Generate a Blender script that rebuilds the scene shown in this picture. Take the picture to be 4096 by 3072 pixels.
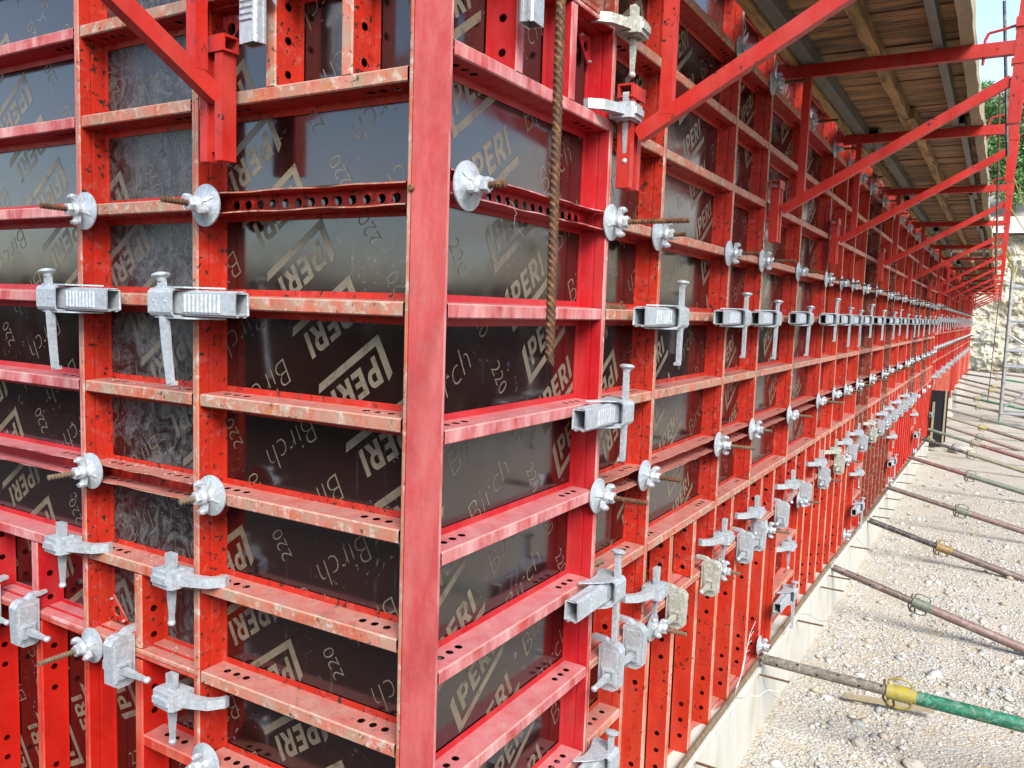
import bpy, bmesh, math, random
import numpy as np
from mathutils import Vector, Matrix, noise
random.seed(7)
R = math.radians
for o in list(bpy.data.objects): bpy.data.objects.remove(o)
S = bpy.context.scene
COL = S.collection

# ------------------------------------------------------------------ camera
cd = bpy.data.cameras.new('camera'); cam = bpy.data.objects.new('camera', cd); COL.objects.link(cam)
CP = Vector((-1.79866, -1.28348, 0.01368))
Fv = Vector((0.85694408, 0.50698046, -0.09283131)); Rv = Vector((0.51151463, -0.85866039, 0.03248257)); Uv = Vector((0.06324254, 0.07532032, 0.99515186))
M = Matrix((Rv, Uv, -Fv)).transposed().to_4x4(); M.translation = CP
cam.matrix_world = M
cd.sensor_width = 36; cd.lens = 36 * 3261.7 / 4096; cd.clip_start = 0.02; cd.clip_end = 800
S.camera = cam
# ------------------------------------------------------------------ sky and sun
SUN_EL, SUN_AZ = 42, 226          # azimuth of the place the sun stands, degrees from +X towards +Y
W = bpy.data.worlds.new('World'); S.world = W; W.use_nodes = True
nt = W.node_tree; bg = nt.nodes['Background']
sky = nt.nodes.new('ShaderNodeTexSky'); sky.sky_type = 'NISHITA'; sky.sun_disc = False
sky.sun_elevation = R(SUN_EL); sky.sun_rotation = R(90 - SUN_AZ)
sky.air_density = 1.0; sky.dust_density = 1.0; sky.ozone_density = 1.0
hs = nt.nodes.new('ShaderNodeHueSaturation'); hs.inputs['Saturation'].default_value = 0.9
nt.links.new(sky.outputs[0], hs.inputs['Color']); nt.links.new(hs.outputs[0], bg.inputs['Color'])
bg.inputs['Strength'].default_value = 0.115
sd = bpy.data.lights.new('sun', 'SUN'); so = bpy.data.objects.new('sun', sd); COL.objects.link(so)
sd.energy = 2.4; sd.angle = R(32); sd.color = (1, .96, .9)
sv = Vector((math.cos(R(SUN_EL)) * math.cos(R(SUN_AZ)), math.cos(R(SUN_EL)) * math.sin(R(SUN_AZ)), math.sin(R(SUN_EL))))
so.rotation_euler = sv.to_track_quat('Z', 'Y').to_euler()
S.view_settings.view_transform = 'Standard'; S.view_settings.look = 'None'
S.view_settings.exposure = 1.62; S.view_settings.gamma = 1
S.render.engine = 'CYCLES'

# ------------------------------------------------------------------ materials
def mat(name):
    m = bpy.data.materials.new(name); m.use_nodes = True
    n = m.node_tree.nodes; b = n['Principled BSDF']; return m, m.node_tree, b
class G:                      # tiny node helper
    def __init__(s, t): s.t = t; s.p = s.new('ShaderNodeNewGeometry')
    def new(s, k): return s.t.nodes.new(k)
    def link(s, a, b): s.t.links.new(a, b)
    def noise(s, scale, detail=4, rough=.55, vec=None, stretch=None, dist=0):
        n = s.new('ShaderNodeTexNoise'); n.inputs['Scale'].default_value = scale; n.inputs['Detail'].default_value = detail
        n.inputs['Roughness'].default_value = rough; n.inputs['Distortion'].default_value = dist
        v = vec or s.p.outputs['Position']
        if stretch:
            m = s.new('ShaderNodeMapping'); m.inputs['Scale'].default_value = stretch; s.link(v, m.inputs[0]); v = m.outputs[0]
        s.link(v, n.inputs['Vector']); return n.outputs['Fac']
    def ramp(s, f, a, b, lo=0., hi=1.):
        n = s.new('ShaderNodeMapRange'); n.inputs[1].default_value = a; n.inputs[2].default_value = b
        n.inputs[3].default_value = lo; n.inputs[4].default_value = hi; s.link(f, n.inputs[0]); return n.outputs[0]
    def mul(s, a, b):
        n = s.new('ShaderNodeMath'); n.operation = 'MULTIPLY'
        s.set(n.inputs[0], a); s.set(n.inputs[1], b); return n.outputs[0]
    def set(s, i, v):
        if isinstance(v, (int, float)): i.default_value = v
        elif isinstance(v, tuple): i.default_value = (*v, 1) if len(v) == 3 else v
        else: s.link(v, i)
    def mix(s, f, a, b):
        n = s.new('ShaderNodeMix'); n.data_type = 'RGBA'; s.set(n.inputs[0], f); s.set(n.inputs[6], a); s.set(n.inputs[7], b); return n.outputs[2]
    def up(s):
        n = s.new('ShaderNodeSeparateXYZ'); s.link(s.p.outputs['Normal'], n.inputs[0]); return n.outputs[2]
    def bump(s, h, st, b, d=.002):
        n = s.new('ShaderNodeBump'); n.inputs['Strength'].default_value = st; n.inputs['Distance'].default_value = d
        s.link(h, n.inputs['Height']); s.link(n.outputs[0], b.inputs['Normal'])
KB = .62
def kc(c): return tuple(x * KB for x in c)
def paint(name, base, dust=(.55, .36, .30), dustf=.5, chips=.5, resid=0., rcol=(.34, .27, .19), rough=.38, fade=.0, fcol=(.8, .35, .3), fs=9, chipcol=(.035, .022, .018)):
    m, t, b = mat(name); g = G(t); base, dust, rcol, fcol, chipcol = map(kc, (base, dust, rcol, fcol, chipcol)); b.inputs['Specular IOR Level'].default_value = .28
    c = g.mix(g.ramp(g.noise(6, 3), .3, .7), base, tuple(x * .78 for x in base))
    if fade: c = g.mix(g.mul(g.ramp(g.noise(fs, 6, .68, stretch=(1, 1, .3)), .40, .66), fade), c, fcol)
    if resid:
        r1 = g.ramp(g.noise(11, 6, .7), .42, .62); c = g.mix(g.mul(r1, resid), c, rcol)
        c = g.mix(g.mul(g.ramp(g.noise(23, 6, .7, dist=.5), .53, .64), resid * .9), c, kc((.66, .60, .50)))
        c = g.mix(g.mul(g.ramp(g.noise(17, 5, .6, dist=1.), .58, .72), resid * .8), c, kc((.62, .20, .03)))
    if chips:
        k = g.mul(g.ramp(g.noise(48, 3, .6), .60, .635), g.ramp(g.noise(5, 3), .62 - chips * .4, .68 - chips * .4))
        c = g.mix(k, c, chipcol)
    d = g.mul(g.ramp(g.up(), .45, .85), g.ramp(g.noise(14, 5, .7), .25, .7, dustf * .35, dustf))
    c = g.mix(d, c, dust)
    g.link(c, b.inputs['Base Color'])
    rr = g.ramp(g.noise(30, 3), .3, .7, rough, rough + .22); g.link(rr, b.inputs['Roughness'])
    g.bump(g.noise(160, 4, .7), .25, b, .0015)
    return m
M_RED = {
 'new': paint('crimson_paint', (.60, .012, .018), dust=(.66, .34, .34), dustf=.75, chips=.0, fade=.12, fcol=(.75, .28, .26), rough=.3),
 'post': paint('faded_crimson_paint', (.66, .085, .08), dustf=.5, chips=.0, fade=.45, fcol=(.80, .25, .23), rough=.42, fs=12, resid=.06, rcol=(.7, .5, .45)),
 'old': paint('orange_red_paint', (.62, .024, .008), dustf=.7, chips=.66, fade=.05, fcol=(.6, .15, .1), resid=.10, rcol=(.12, .05, .03)),
 'tier': paint('vermilion_paint', (.64, .032, .010), dustf=.75, chips=.28, fade=.14, fcol=(.75, .25, .16)),
 'clean': paint('signal_red_paint', (.62, .012, .005), dustf=.6, chips=.0, rough=.38, fade=.03, fcol=(.75, .2, .12)),
 'brown': paint('brown_red_paint', (.30, .030, .014), dustf=.6, chips=.6, resid=.35, rcol=(.2, .10, .06)),
}
M_WORN = {
 'new': paint('dusty_crimson_face', (.62, .09, .09), dustf=.9, chips=.0, fade=.95, fcol=(.86, .48, .45), rough=.45),
 'old': paint('residue_face', (.66, .13, .06), dust=(.55, .40, .32), dustf=.85, chips=.25, resid=.85, rcol=(.42, .34, .24), rough=.55, fade=.5, fcol=(.8, .42, .34), chipcol=(.12, .09, .06)),
 'tier': paint('worn_vermilion_face', (.72, .16, .08), dustf=.8, chips=.25, resid=.35, rough=.5, fade=.9, fcol=(.9, .50, .38)),
 'clean': paint('worn_signal_face', (.68, .04, .02), dustf=.7, chips=.05, fade=.6, fcol=(.8, .3, .2)),
 'brown': paint('worn_brown_face', (.42, .07, .04), dustf=.8, chips=.5, resid=.6, rough=.55),
}
M_RED['brk'] = paint('bracket_paint', (.64, .024, .014), dustf=.35, chips=.12, fade=.15, fcol=(.76, .26, .22), rough=.33)
def ply(name, dirt, base=(.0085, .0024, .0018), rough=.08):
    m, t, b = mat(name); g = G(t)
    c = g.mix(g.ramp(g.noise(3, 3), .3, .7), base, tuple(x * 1.6 for x in base))
    k = g.ramp(g.noise(7, 6, .7, dist=.6), .58, .8, 0, .10); c = g.mix(k, c, (.10, .10, .12))
    if not dirt:
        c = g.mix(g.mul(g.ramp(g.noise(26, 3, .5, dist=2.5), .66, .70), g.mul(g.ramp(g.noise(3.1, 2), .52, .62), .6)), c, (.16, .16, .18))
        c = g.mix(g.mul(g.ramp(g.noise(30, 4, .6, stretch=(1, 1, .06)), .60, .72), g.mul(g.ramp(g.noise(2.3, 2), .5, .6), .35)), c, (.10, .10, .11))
    rr = g.ramp(g.noise(9, 4), .3, .7, rough, rough + .09)
    if dirt:
        a = g.ramp(g.noise(9, 9, .74, dist=1.6), .44, .62); a2 = g.ramp(g.noise(70, 6, .75), .40, .62)
        c = g.mix(g.mul(a, .7), c, (.030, .038, .042)); c = g.mix(g.mul(g.mul(a, a2), .95), c, (.125, .13, .125)); c = g.mix(g.mul(g.ramp(g.noise(34, 5, .7, stretch=(1, 1, .12)), .56, .66), .6), c, (.10, .088, .070))
        c = g.mix(g.mul(g.ramp(g.noise(8, 5, .7, dist=2), .57, .60), .85), c, (.006, .006, .008))
        rr = g.ramp(a, 0, 1, .16, .5)
        g.bump(g.noise(60, 6, .75), .5, b, .003)
    else: g.bump(g.noise(4, 2), .12, b, .004)
    g.link(c, b.inputs['Base Color']); g.link(rr, b.inputs['Roughness']); b.inputs['IOR'].default_value = 1.6 if dirt else 1.9
    return m
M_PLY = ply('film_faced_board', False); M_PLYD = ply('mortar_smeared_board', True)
def simple(name, base, rough=.6, metal=0., var=.25, scale=8, bump=.2, bscale=120, second=None, thr=(.5, .6), ior=None, stretch=None, grime=None):
    m, t, b = mat(name); g = G(t); base = kc(base); second = kc(second) if second else None
    c = g.mix(g.ramp(g.noise(scale, 5, .65, stretch=stretch), .3, .7), base, tuple(x * (1 - var) for x in base))
    if second: c = g.mix(g.ramp(g.noise(scale * 2.2, 6, .7, dist=.6, stretch=stretch), *thr), c, second)
    if grime: c = g.mix(g.mul(g.ramp(g.noise(19, 6, .75, dist=.8), .52, .68), .75), c, kc(grime))
    g.link(c, b.inputs['Base Color']); b.inputs['Roughness'].default_value = rough; b.inputs['Metallic'].default_value = metal
    if bump: g.bump(g.noise(bscale, 4, .7, stretch=stretch), bump, b, .002)
    return m
M_PRINT = simple('printed_ink', (.255, .215, .145), .36, bump=0, var=.35, scale=11, second=(.075, .06, .045), thr=(.53, .68))
M_PRINTD = simple('smeared_ink', (.19, .165, .125), .6, bump=0, var=.3, scale=14, second=(.11, .115, .115), thr=(.50, .62))
M_GALV = simple('galvanised_steel', (.62, .68, .72), .38, .35, .28, 34, .7, 110, second=(.78, .83, .87), thr=(.40, .66), grime=(.46, .47, .45))
M_GALVY = simple('yellowed_galvanised', (.56, .57, .48), .5, .2, .25, 30, .6, 120, second=(.80, .80, .70), thr=(.48, .62), grime=(.40, .36, .26))
M_RUST = simple('rusty_bar', (.15, .065, .025), .75, .1, .5, 26, .5, 200, second=(.30, .13, .04), thr=(.5, .62))
M_RUSTL = simple('pale_rusty_bar', (.27, .19, .11), .7, .1, .4, 26, .5, 200, second=(.16, .09, .05), thr=(.55, .65))
M_CONC = simple('pale_concrete', (.80, .78, .68), .85, 0, .14, 2.2, .4, 40, second=(.62, .57, .44), thr=(.50, .72), stretch=(1, 1, .35))
M_TIMB = simple('weathered_timber', (.72, .44, .15), .8, 0, .5, 5, .7, 60, second=(.16, .10, .05), thr=(.48, .62), stretch=(.25, 2, 2))
M_PLANK = simple('stained_plank', (.60, .32, .11), .8, 0, .75, 3.5, .7, 60, second=(.09, .055, .030), thr=(.47, .60), stretch=(2.2, .25, 2))
M_PALE = simple('pale_timber', (.50, .42, .26), .8, 0, .3, 6, .4, 60, stretch=(.3, 2, 2))
M_STEELG = simple('weathered_channel', (.25, .27, .22), .6, .2, .35, 6, .3, 60, second=(.15, .16, .12), thr=(.5, .65), stretch=(.4, 2, 2))
M_WIRE = simple('tie_wire', (.30, .30, .29), .5, .3, .2, 30, 0)
M_STRING = simple('white_string', (.75, .78, .80), .8, 0, .1, 30, 0)
M_BLACK = simple('black_board', (.014, .016, .022), .4, 0, .3, 8, .1)
M_YEL = simple('yellow_rope', (.75, .62, .04), .6, 0, .1, 30, 0)
M_TUBE = simple('scaffold_tube', (.55, .58, .58), .4, .35, .2, 10, .1, 60)
def tube_mat(n, a, b2=None): return simple(n, a, .5, 0., .4, 14, .4, 90, second=b2, thr=(.52, .58), grime=(.42, .38, .32))
M_T = dict(greybrown=tube_mat('grey_brown_tube', (.24, .21, .16), (.34, .32, .27)), green=tube_mat('green_tube', (.018, .20, .10), (.05, .32, .20)),
  yellow=tube_mat('yellow_collar', (.55, .44, .03), (.40, .36, .16)), brown=tube_mat('red_brown_tube', (.19, .11, .09), (.15, .12, .10)),
  black=tube_mat('black_tube', (.028, .026, .028), (.10, .085, .07)), ochre=tube_mat('ochre_collar', (.42, .25, .04), (.25, .16, .05)),
  ggreen=tube_mat('grey_green_tube', (.20, .23, .18), (.12, .14, .11)), pink=tube_mat('pinkish_tube', (.30, .16, .14), (.22, .19, .16)),
  red=tube_mat('dark_red_tube', (.24, .05, .045), (.16, .10, .09)), beige=tube_mat('beige_tube', (.36, .30, .20), (.24, .19, .13)))

# ------------------------------------------------------------------ mesh helpers
class MB:
    def __init__(s): s.v = []; s.f = []; s.m = []
    def add(s, vs, fs, mi=0):
        o = len(s.v); s.v += [tuple(x) for x in vs]; s.f += [tuple(i + o for i in f) for f in fs]; s.m += [mi] * len(fs)
    def box(s, x0, x1, y0, y1, z0, z1, mi=0, T=None):
        vs = [(x, y, z) for x in (x0, x1) for y in (y0, y1) for z in (z0, z1)]
        if T: vs = [T @ Vector(v) for v in vs]
        s.add(vs, [(0, 1, 3, 2), (4, 6, 7, 5), (0, 4, 5, 1), (2, 3, 7, 6), (0, 2, 6, 4), (1, 5, 7, 3)], mi)
    def prism(s, pts, t0, t1, fn, mi=0, caps=True, mis=None):
        n = len(pts); vs = [fn(p, q, t0) for p, q in pts] + [fn(p, q, t1) for p, q in pts]
        for i in range(n):
            j = (i + 1) % n; o = len(s.v)
            s.f.append((o * 0 + len(s.v) + i, len(s.v) + j, len(s.v) + n + j, len(s.v) + n + i)); s.m.append(mis[i] if mis else mi)
        o = len(s.v); s.v += [tuple(v) for v in vs]
        if caps: s.f += [tuple(o + i for i in range(n))[::-1], tuple(o + n + i for i in range(n))]; s.m += [mi, mi]
    def rev(s, prof, p0, ax, n=16, mi=0, caps=True):          # prof: (distance along the axis, radius)
        ax = Vector(ax).normalized(); a = ax.orthogonal().normalized(); b = ax.cross(a); p0 = Vector(p0); o = len(s.v)
        for d, r in prof:
            for k in range(n):
                an = 2 * math.pi * k / n; s.v.append(tuple(p0 + ax * d + a * (r * math.cos(an)) + b * (r * math.sin(an))))
        for i in range(len(prof) - 1):
            for k in range(n):
                j = (k + 1) % n; s.f.append((o + i * n + k, o + i * n + j, o + (i + 1) * n + j, o + (i + 1) * n + k)); s.m.append(mi)
        if caps:
            s.f.append(tuple(o + k for k in range(n))[::-1]); s.f.append(tuple(o + (len(prof) - 1) * n + k for k in range(n))); s.m += [mi, mi]
    def tube(s, pts, r, n=8, mi=0):
        for a, b in zip(pts[:-1], pts[1:]):
            a, b = Vector(a), Vector(b); s.rev([(0, r), ((b - a).length, r)], a, b - a, n, mi)
    def bar(s, p0, p1, w, h, side=(1, 0, 0), mi=0):            # rectangular bar between two points
        p0, p1 = Vector(p0), Vector(p1); d = (p1 - p0); L = d.length; d.normalize(); sd_ = Vector(side); sd_ = (sd_ - d * sd_.dot(d)).normalized(); u = d.cross(sd_)
        vs = [p0 + d * (L * t) + sd_ * (a * w / 2) + u * (b * h / 2) for t in (0, 1) for a, b in ((-1, -1), (1, -1), (1, 1), (-1, 1))]
        s.add(vs, [(0, 3, 2, 1), (4, 5, 6, 7), (0, 1, 5, 4), (1, 2, 6, 5), (2, 3, 7, 6), (3, 0, 4, 7)], mi)
    def plate(s, x0, x1, holes, r, fn, mi=0, n=14, v0=0., v1=1., vlen=.09):   # flat strip (u, v 0..1) with round holes [(u, v)]
        # consecutive cells along u; each hole sits in a cell of its own
        hs_ = sorted(holes); edges = []; cur = x0; step = r * 1.35
        for (u, v) in hs_:
            a, b = max(cur, u - step), min(x1, u + step)
            if a > cur + 1e-5: s.quad(fn, cur, a, v0, v1, mi)
            rect = [(a, v0), (b, v0), (b, v1), (a, v1)]
            cang = [math.atan2((q - v) * vlen, p - u) for p, q in rect]
            angs = sorted([(-math.pi + 2 * math.pi * (k + .5) / n, 0) for k in range(n)] + [(c, 1) for c in cang])
            ci = []; bo = []
            for an, _ in angs:
                dx, dy = math.cos(an), math.sin(an) / vlen
                ci.append((u + dx * r, v + dy * r))
                tt = []
                if dx > 1e-9: tt.append((b - u) / dx)
                if dx < -1e-9: tt.append((a - u) / dx)
                if dy > 1e-9: tt.append((v1 - v) / dy)
                if dy < -1e-9: tt.append((v0 - v) / dy)
                q = min(tt); bo.append((u + dx * q, v + dy * q))
            k = len(angs); o = len(s.v); s.v += [tuple(fn(*p)) for p in ci] + [tuple(fn(*p)) for p in bo]
            for i in range(k): j = (i + 1) % k; s.f.append((o + i, o + j, o + k + j, o + k + i)); s.m.append(mi)
            cur = b
        if cur < x1 - 1e-5: s.quad(fn, cur, x1, v0, v1, mi)
    def quad(s, fn, a, b, v0, v1, mi=0): s.add([fn(a, v0), fn(b, v0), fn(b, v1), fn(a, v1)], [(0, 1, 2, 3)], mi)
    def mesh(s, name, mats, smooth=False, fix=True):
        me = bpy.data.meshes.new(name); me.from_pydata(s.v, [], s.f)
        for m_ in (mats if isinstance(mats, (list, tuple)) else [mats]): me.materials.append(m_)
        me.polygons.foreach_set('material_index', s.m)
        if smooth is True: me.polygons.foreach_set('use_smooth', [True] * len(s.f))
        if fix:
            bm = bmesh.new(); bm.from_mesh(me); bmesh.ops.recalc_face_normals(bm, faces=bm.faces)
            if smooth == 'auto':
                for f in bm.faces: f.smooth = True
                for e in bm.edges:
                    if len(e.link_faces) == 2 and e.calc_face_angle(0) > R(38): e.smooth = False
            bm.to_mesh(me); bm.free()
        me.update(); return me
def ob(name, me, parent=None, loc=None, rot=None):
    o = bpy.data.objects.new(name, me); COL.objects.link(o)
    if parent: o.parent = parent
    if loc: o.location = loc
    if rot: o.rotation_euler = rot
    return o
def tag(o, label=None, cat=None, group=None, kind=None):
    if label: o['label'] = label
    if cat: o['category'] = cat
    if group: o['group'] = group
    if kind: o['kind'] = kind
    return o
def empty(name, loc=(0, 0, 0), rz=0, **k):
    o = ob(name, None, None, loc, (0, 0, rz)); o.empty_display_size = .05; return tag(o, **k)
def copy_tree(o, parent=None):
    c = o.copy(); COL.objects.link(c)
    if parent: c.parent = parent; c.matrix_parent_inverse = o.matrix_parent_inverse
    for ch in o.children: copy_tree(ch, c)
    return c
ORD = ['first', 'second', 'third', 'fourth', 'fifth', 'sixth', 'seventh', 'eighth', 'ninth', 'tenth', 'eleventh', 'twelfth', 'thirteenth', 'fourteenth',
       'fifteenth', 'sixteenth', 'seventeenth', 'eighteenth', 'nineteenth', 'twentieth']
LW = dict(rz=-math.pi / 2)      # the left wall's local x runs along -Y, its depth along +X

# ------------------------------------------------------------------ printed lettering (flat print on the boards)
def curve2d(polys):
    cu = bpy.data.curves.new('tmp', 'CURVE'); cu.dimensions = '2D'; cu.fill_mode = 'BOTH'
    for pts in polys:
        sp = cu.splines.new('POLY'); sp.points.add(len(pts) - 1); sp.use_cyclic_u = True
        for p, q in zip(sp.points, pts): p.co = (q[0], q[1], 0, 1)
    return cu
def curve_mesh(cu):
    o = bpy.data.objects.new('tmp', cu); COL.objects.link(o)
    dg = bpy.context.evaluated_depsgraph_get(); me = bpy.data.meshes.new_from_object(o.evaluated_get(dg))
    vs = [tuple(v.co) for v in me.vertices]; fs = [tuple(p.vertices) for p in me.polygons]
    bpy.data.objects.remove(o); bpy.data.curves.remove(cu); bpy.data.meshes.remove(me)
    return vs, fs
def arc(cx, cy, rx, ry, a0, a1, n=8): return [(cx + rx * math.cos(R(a0 + (a1 - a0) * i / n)), cy + ry * math.sin(R(a0 + (a1 - a0) * i / n))) for i in range(n + 1)]
H0, H1 = .048, .140
def logo():
    h = H1 - H0; P = []; x = .045; w = .020
    P += [[(0, 0), (.31, 0), (.325, .026), (.026, .026), (.026, .150), (0, .135)]]          # the angled bar round the word
    P += [[(x, H0), (x + w, H0), (x + w, H0 + .030)] + arc(x + .035, H0 + .061, .024, .031, -90, 90) + [(x, H1)]]
    P += [[(x + w, H0 + .048), (x + w, H1 - .018)] + arc(x + .033, H0 + .061, .008, .0135, 90, -90, 6)]
    x = .116; P += [[(x, H0), (x + .052, H0), (x + .052, H0 + .019), (x + w, H0 + .019), (x + w, H0 + .037), (x + .047, H0 + .037), (x + .047, H0 + .055), (x + w, H0 + .055), (x + w, H1 - .019), (x + .052, H1 - .019), (x + .052, H1), (x, H1)]]
    x = .180; P += [[(x, H0), (x + w, H0), (x + w, H0 + .030), (x + .026, H0 + .030), (x + .041, H0), (x + .064, H0), (x + .046, H0 + .035)] + arc(x + .034, H0 + .063, .025, .029, -60, 90) + [(x, H1)]]
    P += [[(x + w, H0 + .048), (x + w, H1 - .018)] + arc(x + .032, H0 + .061, .009, .0135, 90, -90, 6)]
    x = .254; P += [[(x, H0), (x + w, H0), (x + w, H1), (x, H1)]]
    return curve_mesh(curve2d(P))
def text(s, size, off=-.0):
    cu = bpy.data.curves.new('tmp', 'FONT'); cu.body = s; cu.size = size; cu.offset = off; cu.resolution_u = 4
    return curve_mesh(cu)
LOGO = logo(); BIRCH = text('Birch', .137, -.0035); TWO = text('220', .078, -.0012)
bx = max(v[0] for v in BIRCH[0]); BIRCH = ([(v[0] * .265 / bx, v[1], 0) for v in BIRCH[0]], BIRCH[1])
bx = max(v[0] for v in TWO[0]); TWO = ([(v[0] * .115 / bx, v[1], 0) for v in TWO[0]], TWO[1])
UD = Vector((.813, .583)); VD = Vector((-.458, .889)); SD = Vector((.557, -.831)); HU = Vector((.831, .557))
def print_mesh(x0, x1, z0, z1, rot, anchor, sc=1.):
    """stamps in the panel's own x/z, rot in quarter turns, anchor = corner point of one logo"""
    ang = rot * math.pi / 2; rm = Matrix.Rotation(ang, 2)
    st = UD * .923; sw = SD * .2235
    V = []; F = []; cen = Vector(((x0 + x1) / 2, (z0 + z1) / 2)); A = Vector(anchor)
    rad = (Vector((x1 - x0, z1 - z0)).length) / 2 + .35
    N = int(rad / .2) + 24
    for i in range(-6, 7):
        for j in range(-N, N + 1):
            base = st * i + sw * j
            for (vs, fs), off, ux, uy in ((LOGO, Vector((0, 0)), UD, VD), (BIRCH, UD * -.528 + SD * -.057, UD, VD * 1.0), (TWO, UD * -.174 + SD * .012, SD, HU)):
                pc = A + (rm @ (base + off)) * sc
                if (pc - cen).length > rad: continue
                o = len(V)
                pts = [A + (rm @ (base + off + ux * v[0] + uy * v[1])) * sc for v in vs]
                if all(p.x < x0 for p in pts) or all(p.x > x1 for p in pts) or all(p.y < z0 for p in pts) or all(p.y > z1 for p in pts): continue
                V += [(p.x, .0994, p.y) for p in pts]; F += [tuple(k + o for k in f) for f in fs]
    me = bpy.data.meshes.new('lettering'); me.from_pydata(V, [], F); bm = bmesh.new(); bm.from_mesh(me)
    for co, no in (((x0, 0, 0), (-1, 0, 0)), ((x1, 0, 0), (1, 0, 0)), ((0, 0, z0), (0, 0, -1)), ((0, 0, z1), (0, 0, 1))):
        bmesh.ops.bisect_plane(bm, geom=bm.verts[:] + bm.edges[:] + bm.faces[:], plane_co=co, plane_no=no, clear_outer=True)
    bm.to_mesh(me); bm.free(); return me

# ------------------------------------------------------------------ formwork panels
PROF = [(.0005, 0), (.011, 0), (.015, .003), (.018, .040), (.0145, .042), (.0145, .0455), (.023, .048), (.027, .092), (.040, .0955), (.040, .0995), (.006, .0995), (.006, .119), (.0005, .119)]
_c = {}
def frame_mesh(Wd, z0, z1, mk, simple_=False):
    key = ('f', round(Wd, 3), round(z0, 3), round(z1, 3), mk)
    if key in _c: return _c[key]
    b = MB()
    mis = [1, 1, 0, 0, 0, 0, 0, 0, 0, 0, 0, 2, 2]
    b.prism(PROF, z0, z1, lambda p, q, t: (p, q, t), mis=mis)
    b.prism(PROF, z0, z1, lambda p, q, t: (Wd - p, q, t), mis=mis)
    b.prism(PROF, .010, Wd - .010, lambda p, q, t: (t, q + .0012 if q < .1 else q - .0012, z0 + p), mis=mis)
    b.prism(PROF, .010, Wd - .010, lambda p, q, t: (t, q + .0012 if q < .1 else q - .0012, z1 - p), mis=mis)
    _c[key] = b.mesh('frame', [M_RED[mk], M_WORN.get(mk, M_RED[mk]), M_RED['post' if mk == 'new' else mk]]); return _c[key]
def hat(L, mk, holes, far=False, wide=.021):
    """hat-section bar along +x from 0 to L, centred on z=0; open towards the board"""
    key = ('h', round(L, 3), mk, holes, wide)
    if key in _c: return _c[key]
    b = MB(); w = wide
    if holes == 'ends': hh = [.075 + .047 * k for k in range(3)]; hh = hh + [L - h for h in hh[:2 if L < .8 else 3]]
    elif holes == 'mid': hh = [L * .5 - .10, L * .5, L * .5 + .10]
    elif holes == 'rib': hh = [.10, .19, .28, L - .12, L - .21, L - .30]
    else: hh = []
    hh = sorted(set(round(h, 4) for h in hh if .03 < h < L - .03)); ok = []
    for h in hh:
        if not ok or h - ok[-1] > .034: ok.append(h)
    fr = .0025
    for sgn in (1, -1):
        b.plate(0, L, [(h, .52) for h in ok], .0125, lambda u, v, sgn=sgn: (u, .007 + v * (.093 - .007), sgn * (w + v * .005)), 0, vlen=.086)
        b.quad(lambda u, v, sgn=sgn: (u, .093 + .003 * v, sgn * (w + .005 + .020 * v)), 0, L, 0, 1, 0)
        b.quad(lambda u, v, sgn=sgn: (u, fr + (.0045) * v, sgn * (w - .004 + .004 * v)), 0, L, 0, 1, 1)
    b.quad(lambda u, v: (u, fr, -(w - .004) + 2 * (w - .004) * v), 0, L, 0, 1, 1)
    _c[key] = b.mesh('strut', [M_RED[mk], M_WORN.get(mk, M_RED[mk])], fix=False)
    bm = bmesh.new(); bm.from_mesh(_c[key]); bmesh.ops.remove_doubles(bm, verts=bm.verts, dist=1e-5); bmesh.ops.recalc_face_normals(bm, faces=bm.faces); bm.to_mesh(_c[key]); bm.free()
    return _c[key]
def channel(L, mk, slots=True):
    """open tie channel: two thin shelves and a slotted back web"""
    key = ('ch', round(L, 3), mk, slots)
    if key in _c: return _c[key]
    b = MB(); N = max(6, int(L / .03))
    for sgn in (1, -1):
        for t, dz in ((0, 0), (1, .004)):
            hh = [.09, .135, .18, L - .09, L - .135, L - .18]
            b.plate(0, L, [(h, .55) for h in sorted(hh) if L > .45], .0125, lambda u, v, sgn=sgn, dz=dz: (u, .004 + v * .091 + .0022 * math.sin(u * 37) * (1 - v), sgn * (.029 + dz + .0015 * math.sin(u * 21) * (1 - v))), 0, vlen=.091)
        for i in range(N):
            u0, u1 = L * i / N, L * (i + 1) / N
            f = lambda u, d: (u, .004 + .0022 * math.sin(u * 37), sgn * (.029 + d + .0015 * math.sin(u * 21)))
            b.add([f(u0, 0), f(u1, 0), f(u1, .004), f(u0, .004)], [(0, 1, 2, 3)], 1)
        b.quad(lambda u, v, sgn=sgn: (u, .094 + .002 * v, sgn * (.030 + .020 * v)), 0, L, 0, 1, 0)
    n = int((L - .16) / .052)
    b.plate(0, L, [(.09 + (L - .18) * k / max(1, n - 1), .5) for k in range(n if slots else 0)], .0145, lambda u, v: (u, .078, -.029 + .058 * v), 0, vlen=.058)
    me = b.mesh('channel', [M_RED[mk], M_WORN.get(mk, M_RED[mk])], fix=False)
    bm = bmesh.new(); bm.from_mesh(me); bmesh.ops.remove_doubles(bm, verts=bm.verts, dist=1e-5); bm.to_mesh(me); bm.free()
    _c[key] = me; return me
def board_mesh(Wd, z0, z1, dirty):
    key = ('b', round(Wd, 3), round(z0, 3), round(z1, 3), dirty)
    if key not in _c:
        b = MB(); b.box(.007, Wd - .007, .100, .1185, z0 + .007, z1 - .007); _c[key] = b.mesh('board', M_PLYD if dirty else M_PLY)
    return _c[key]
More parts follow.
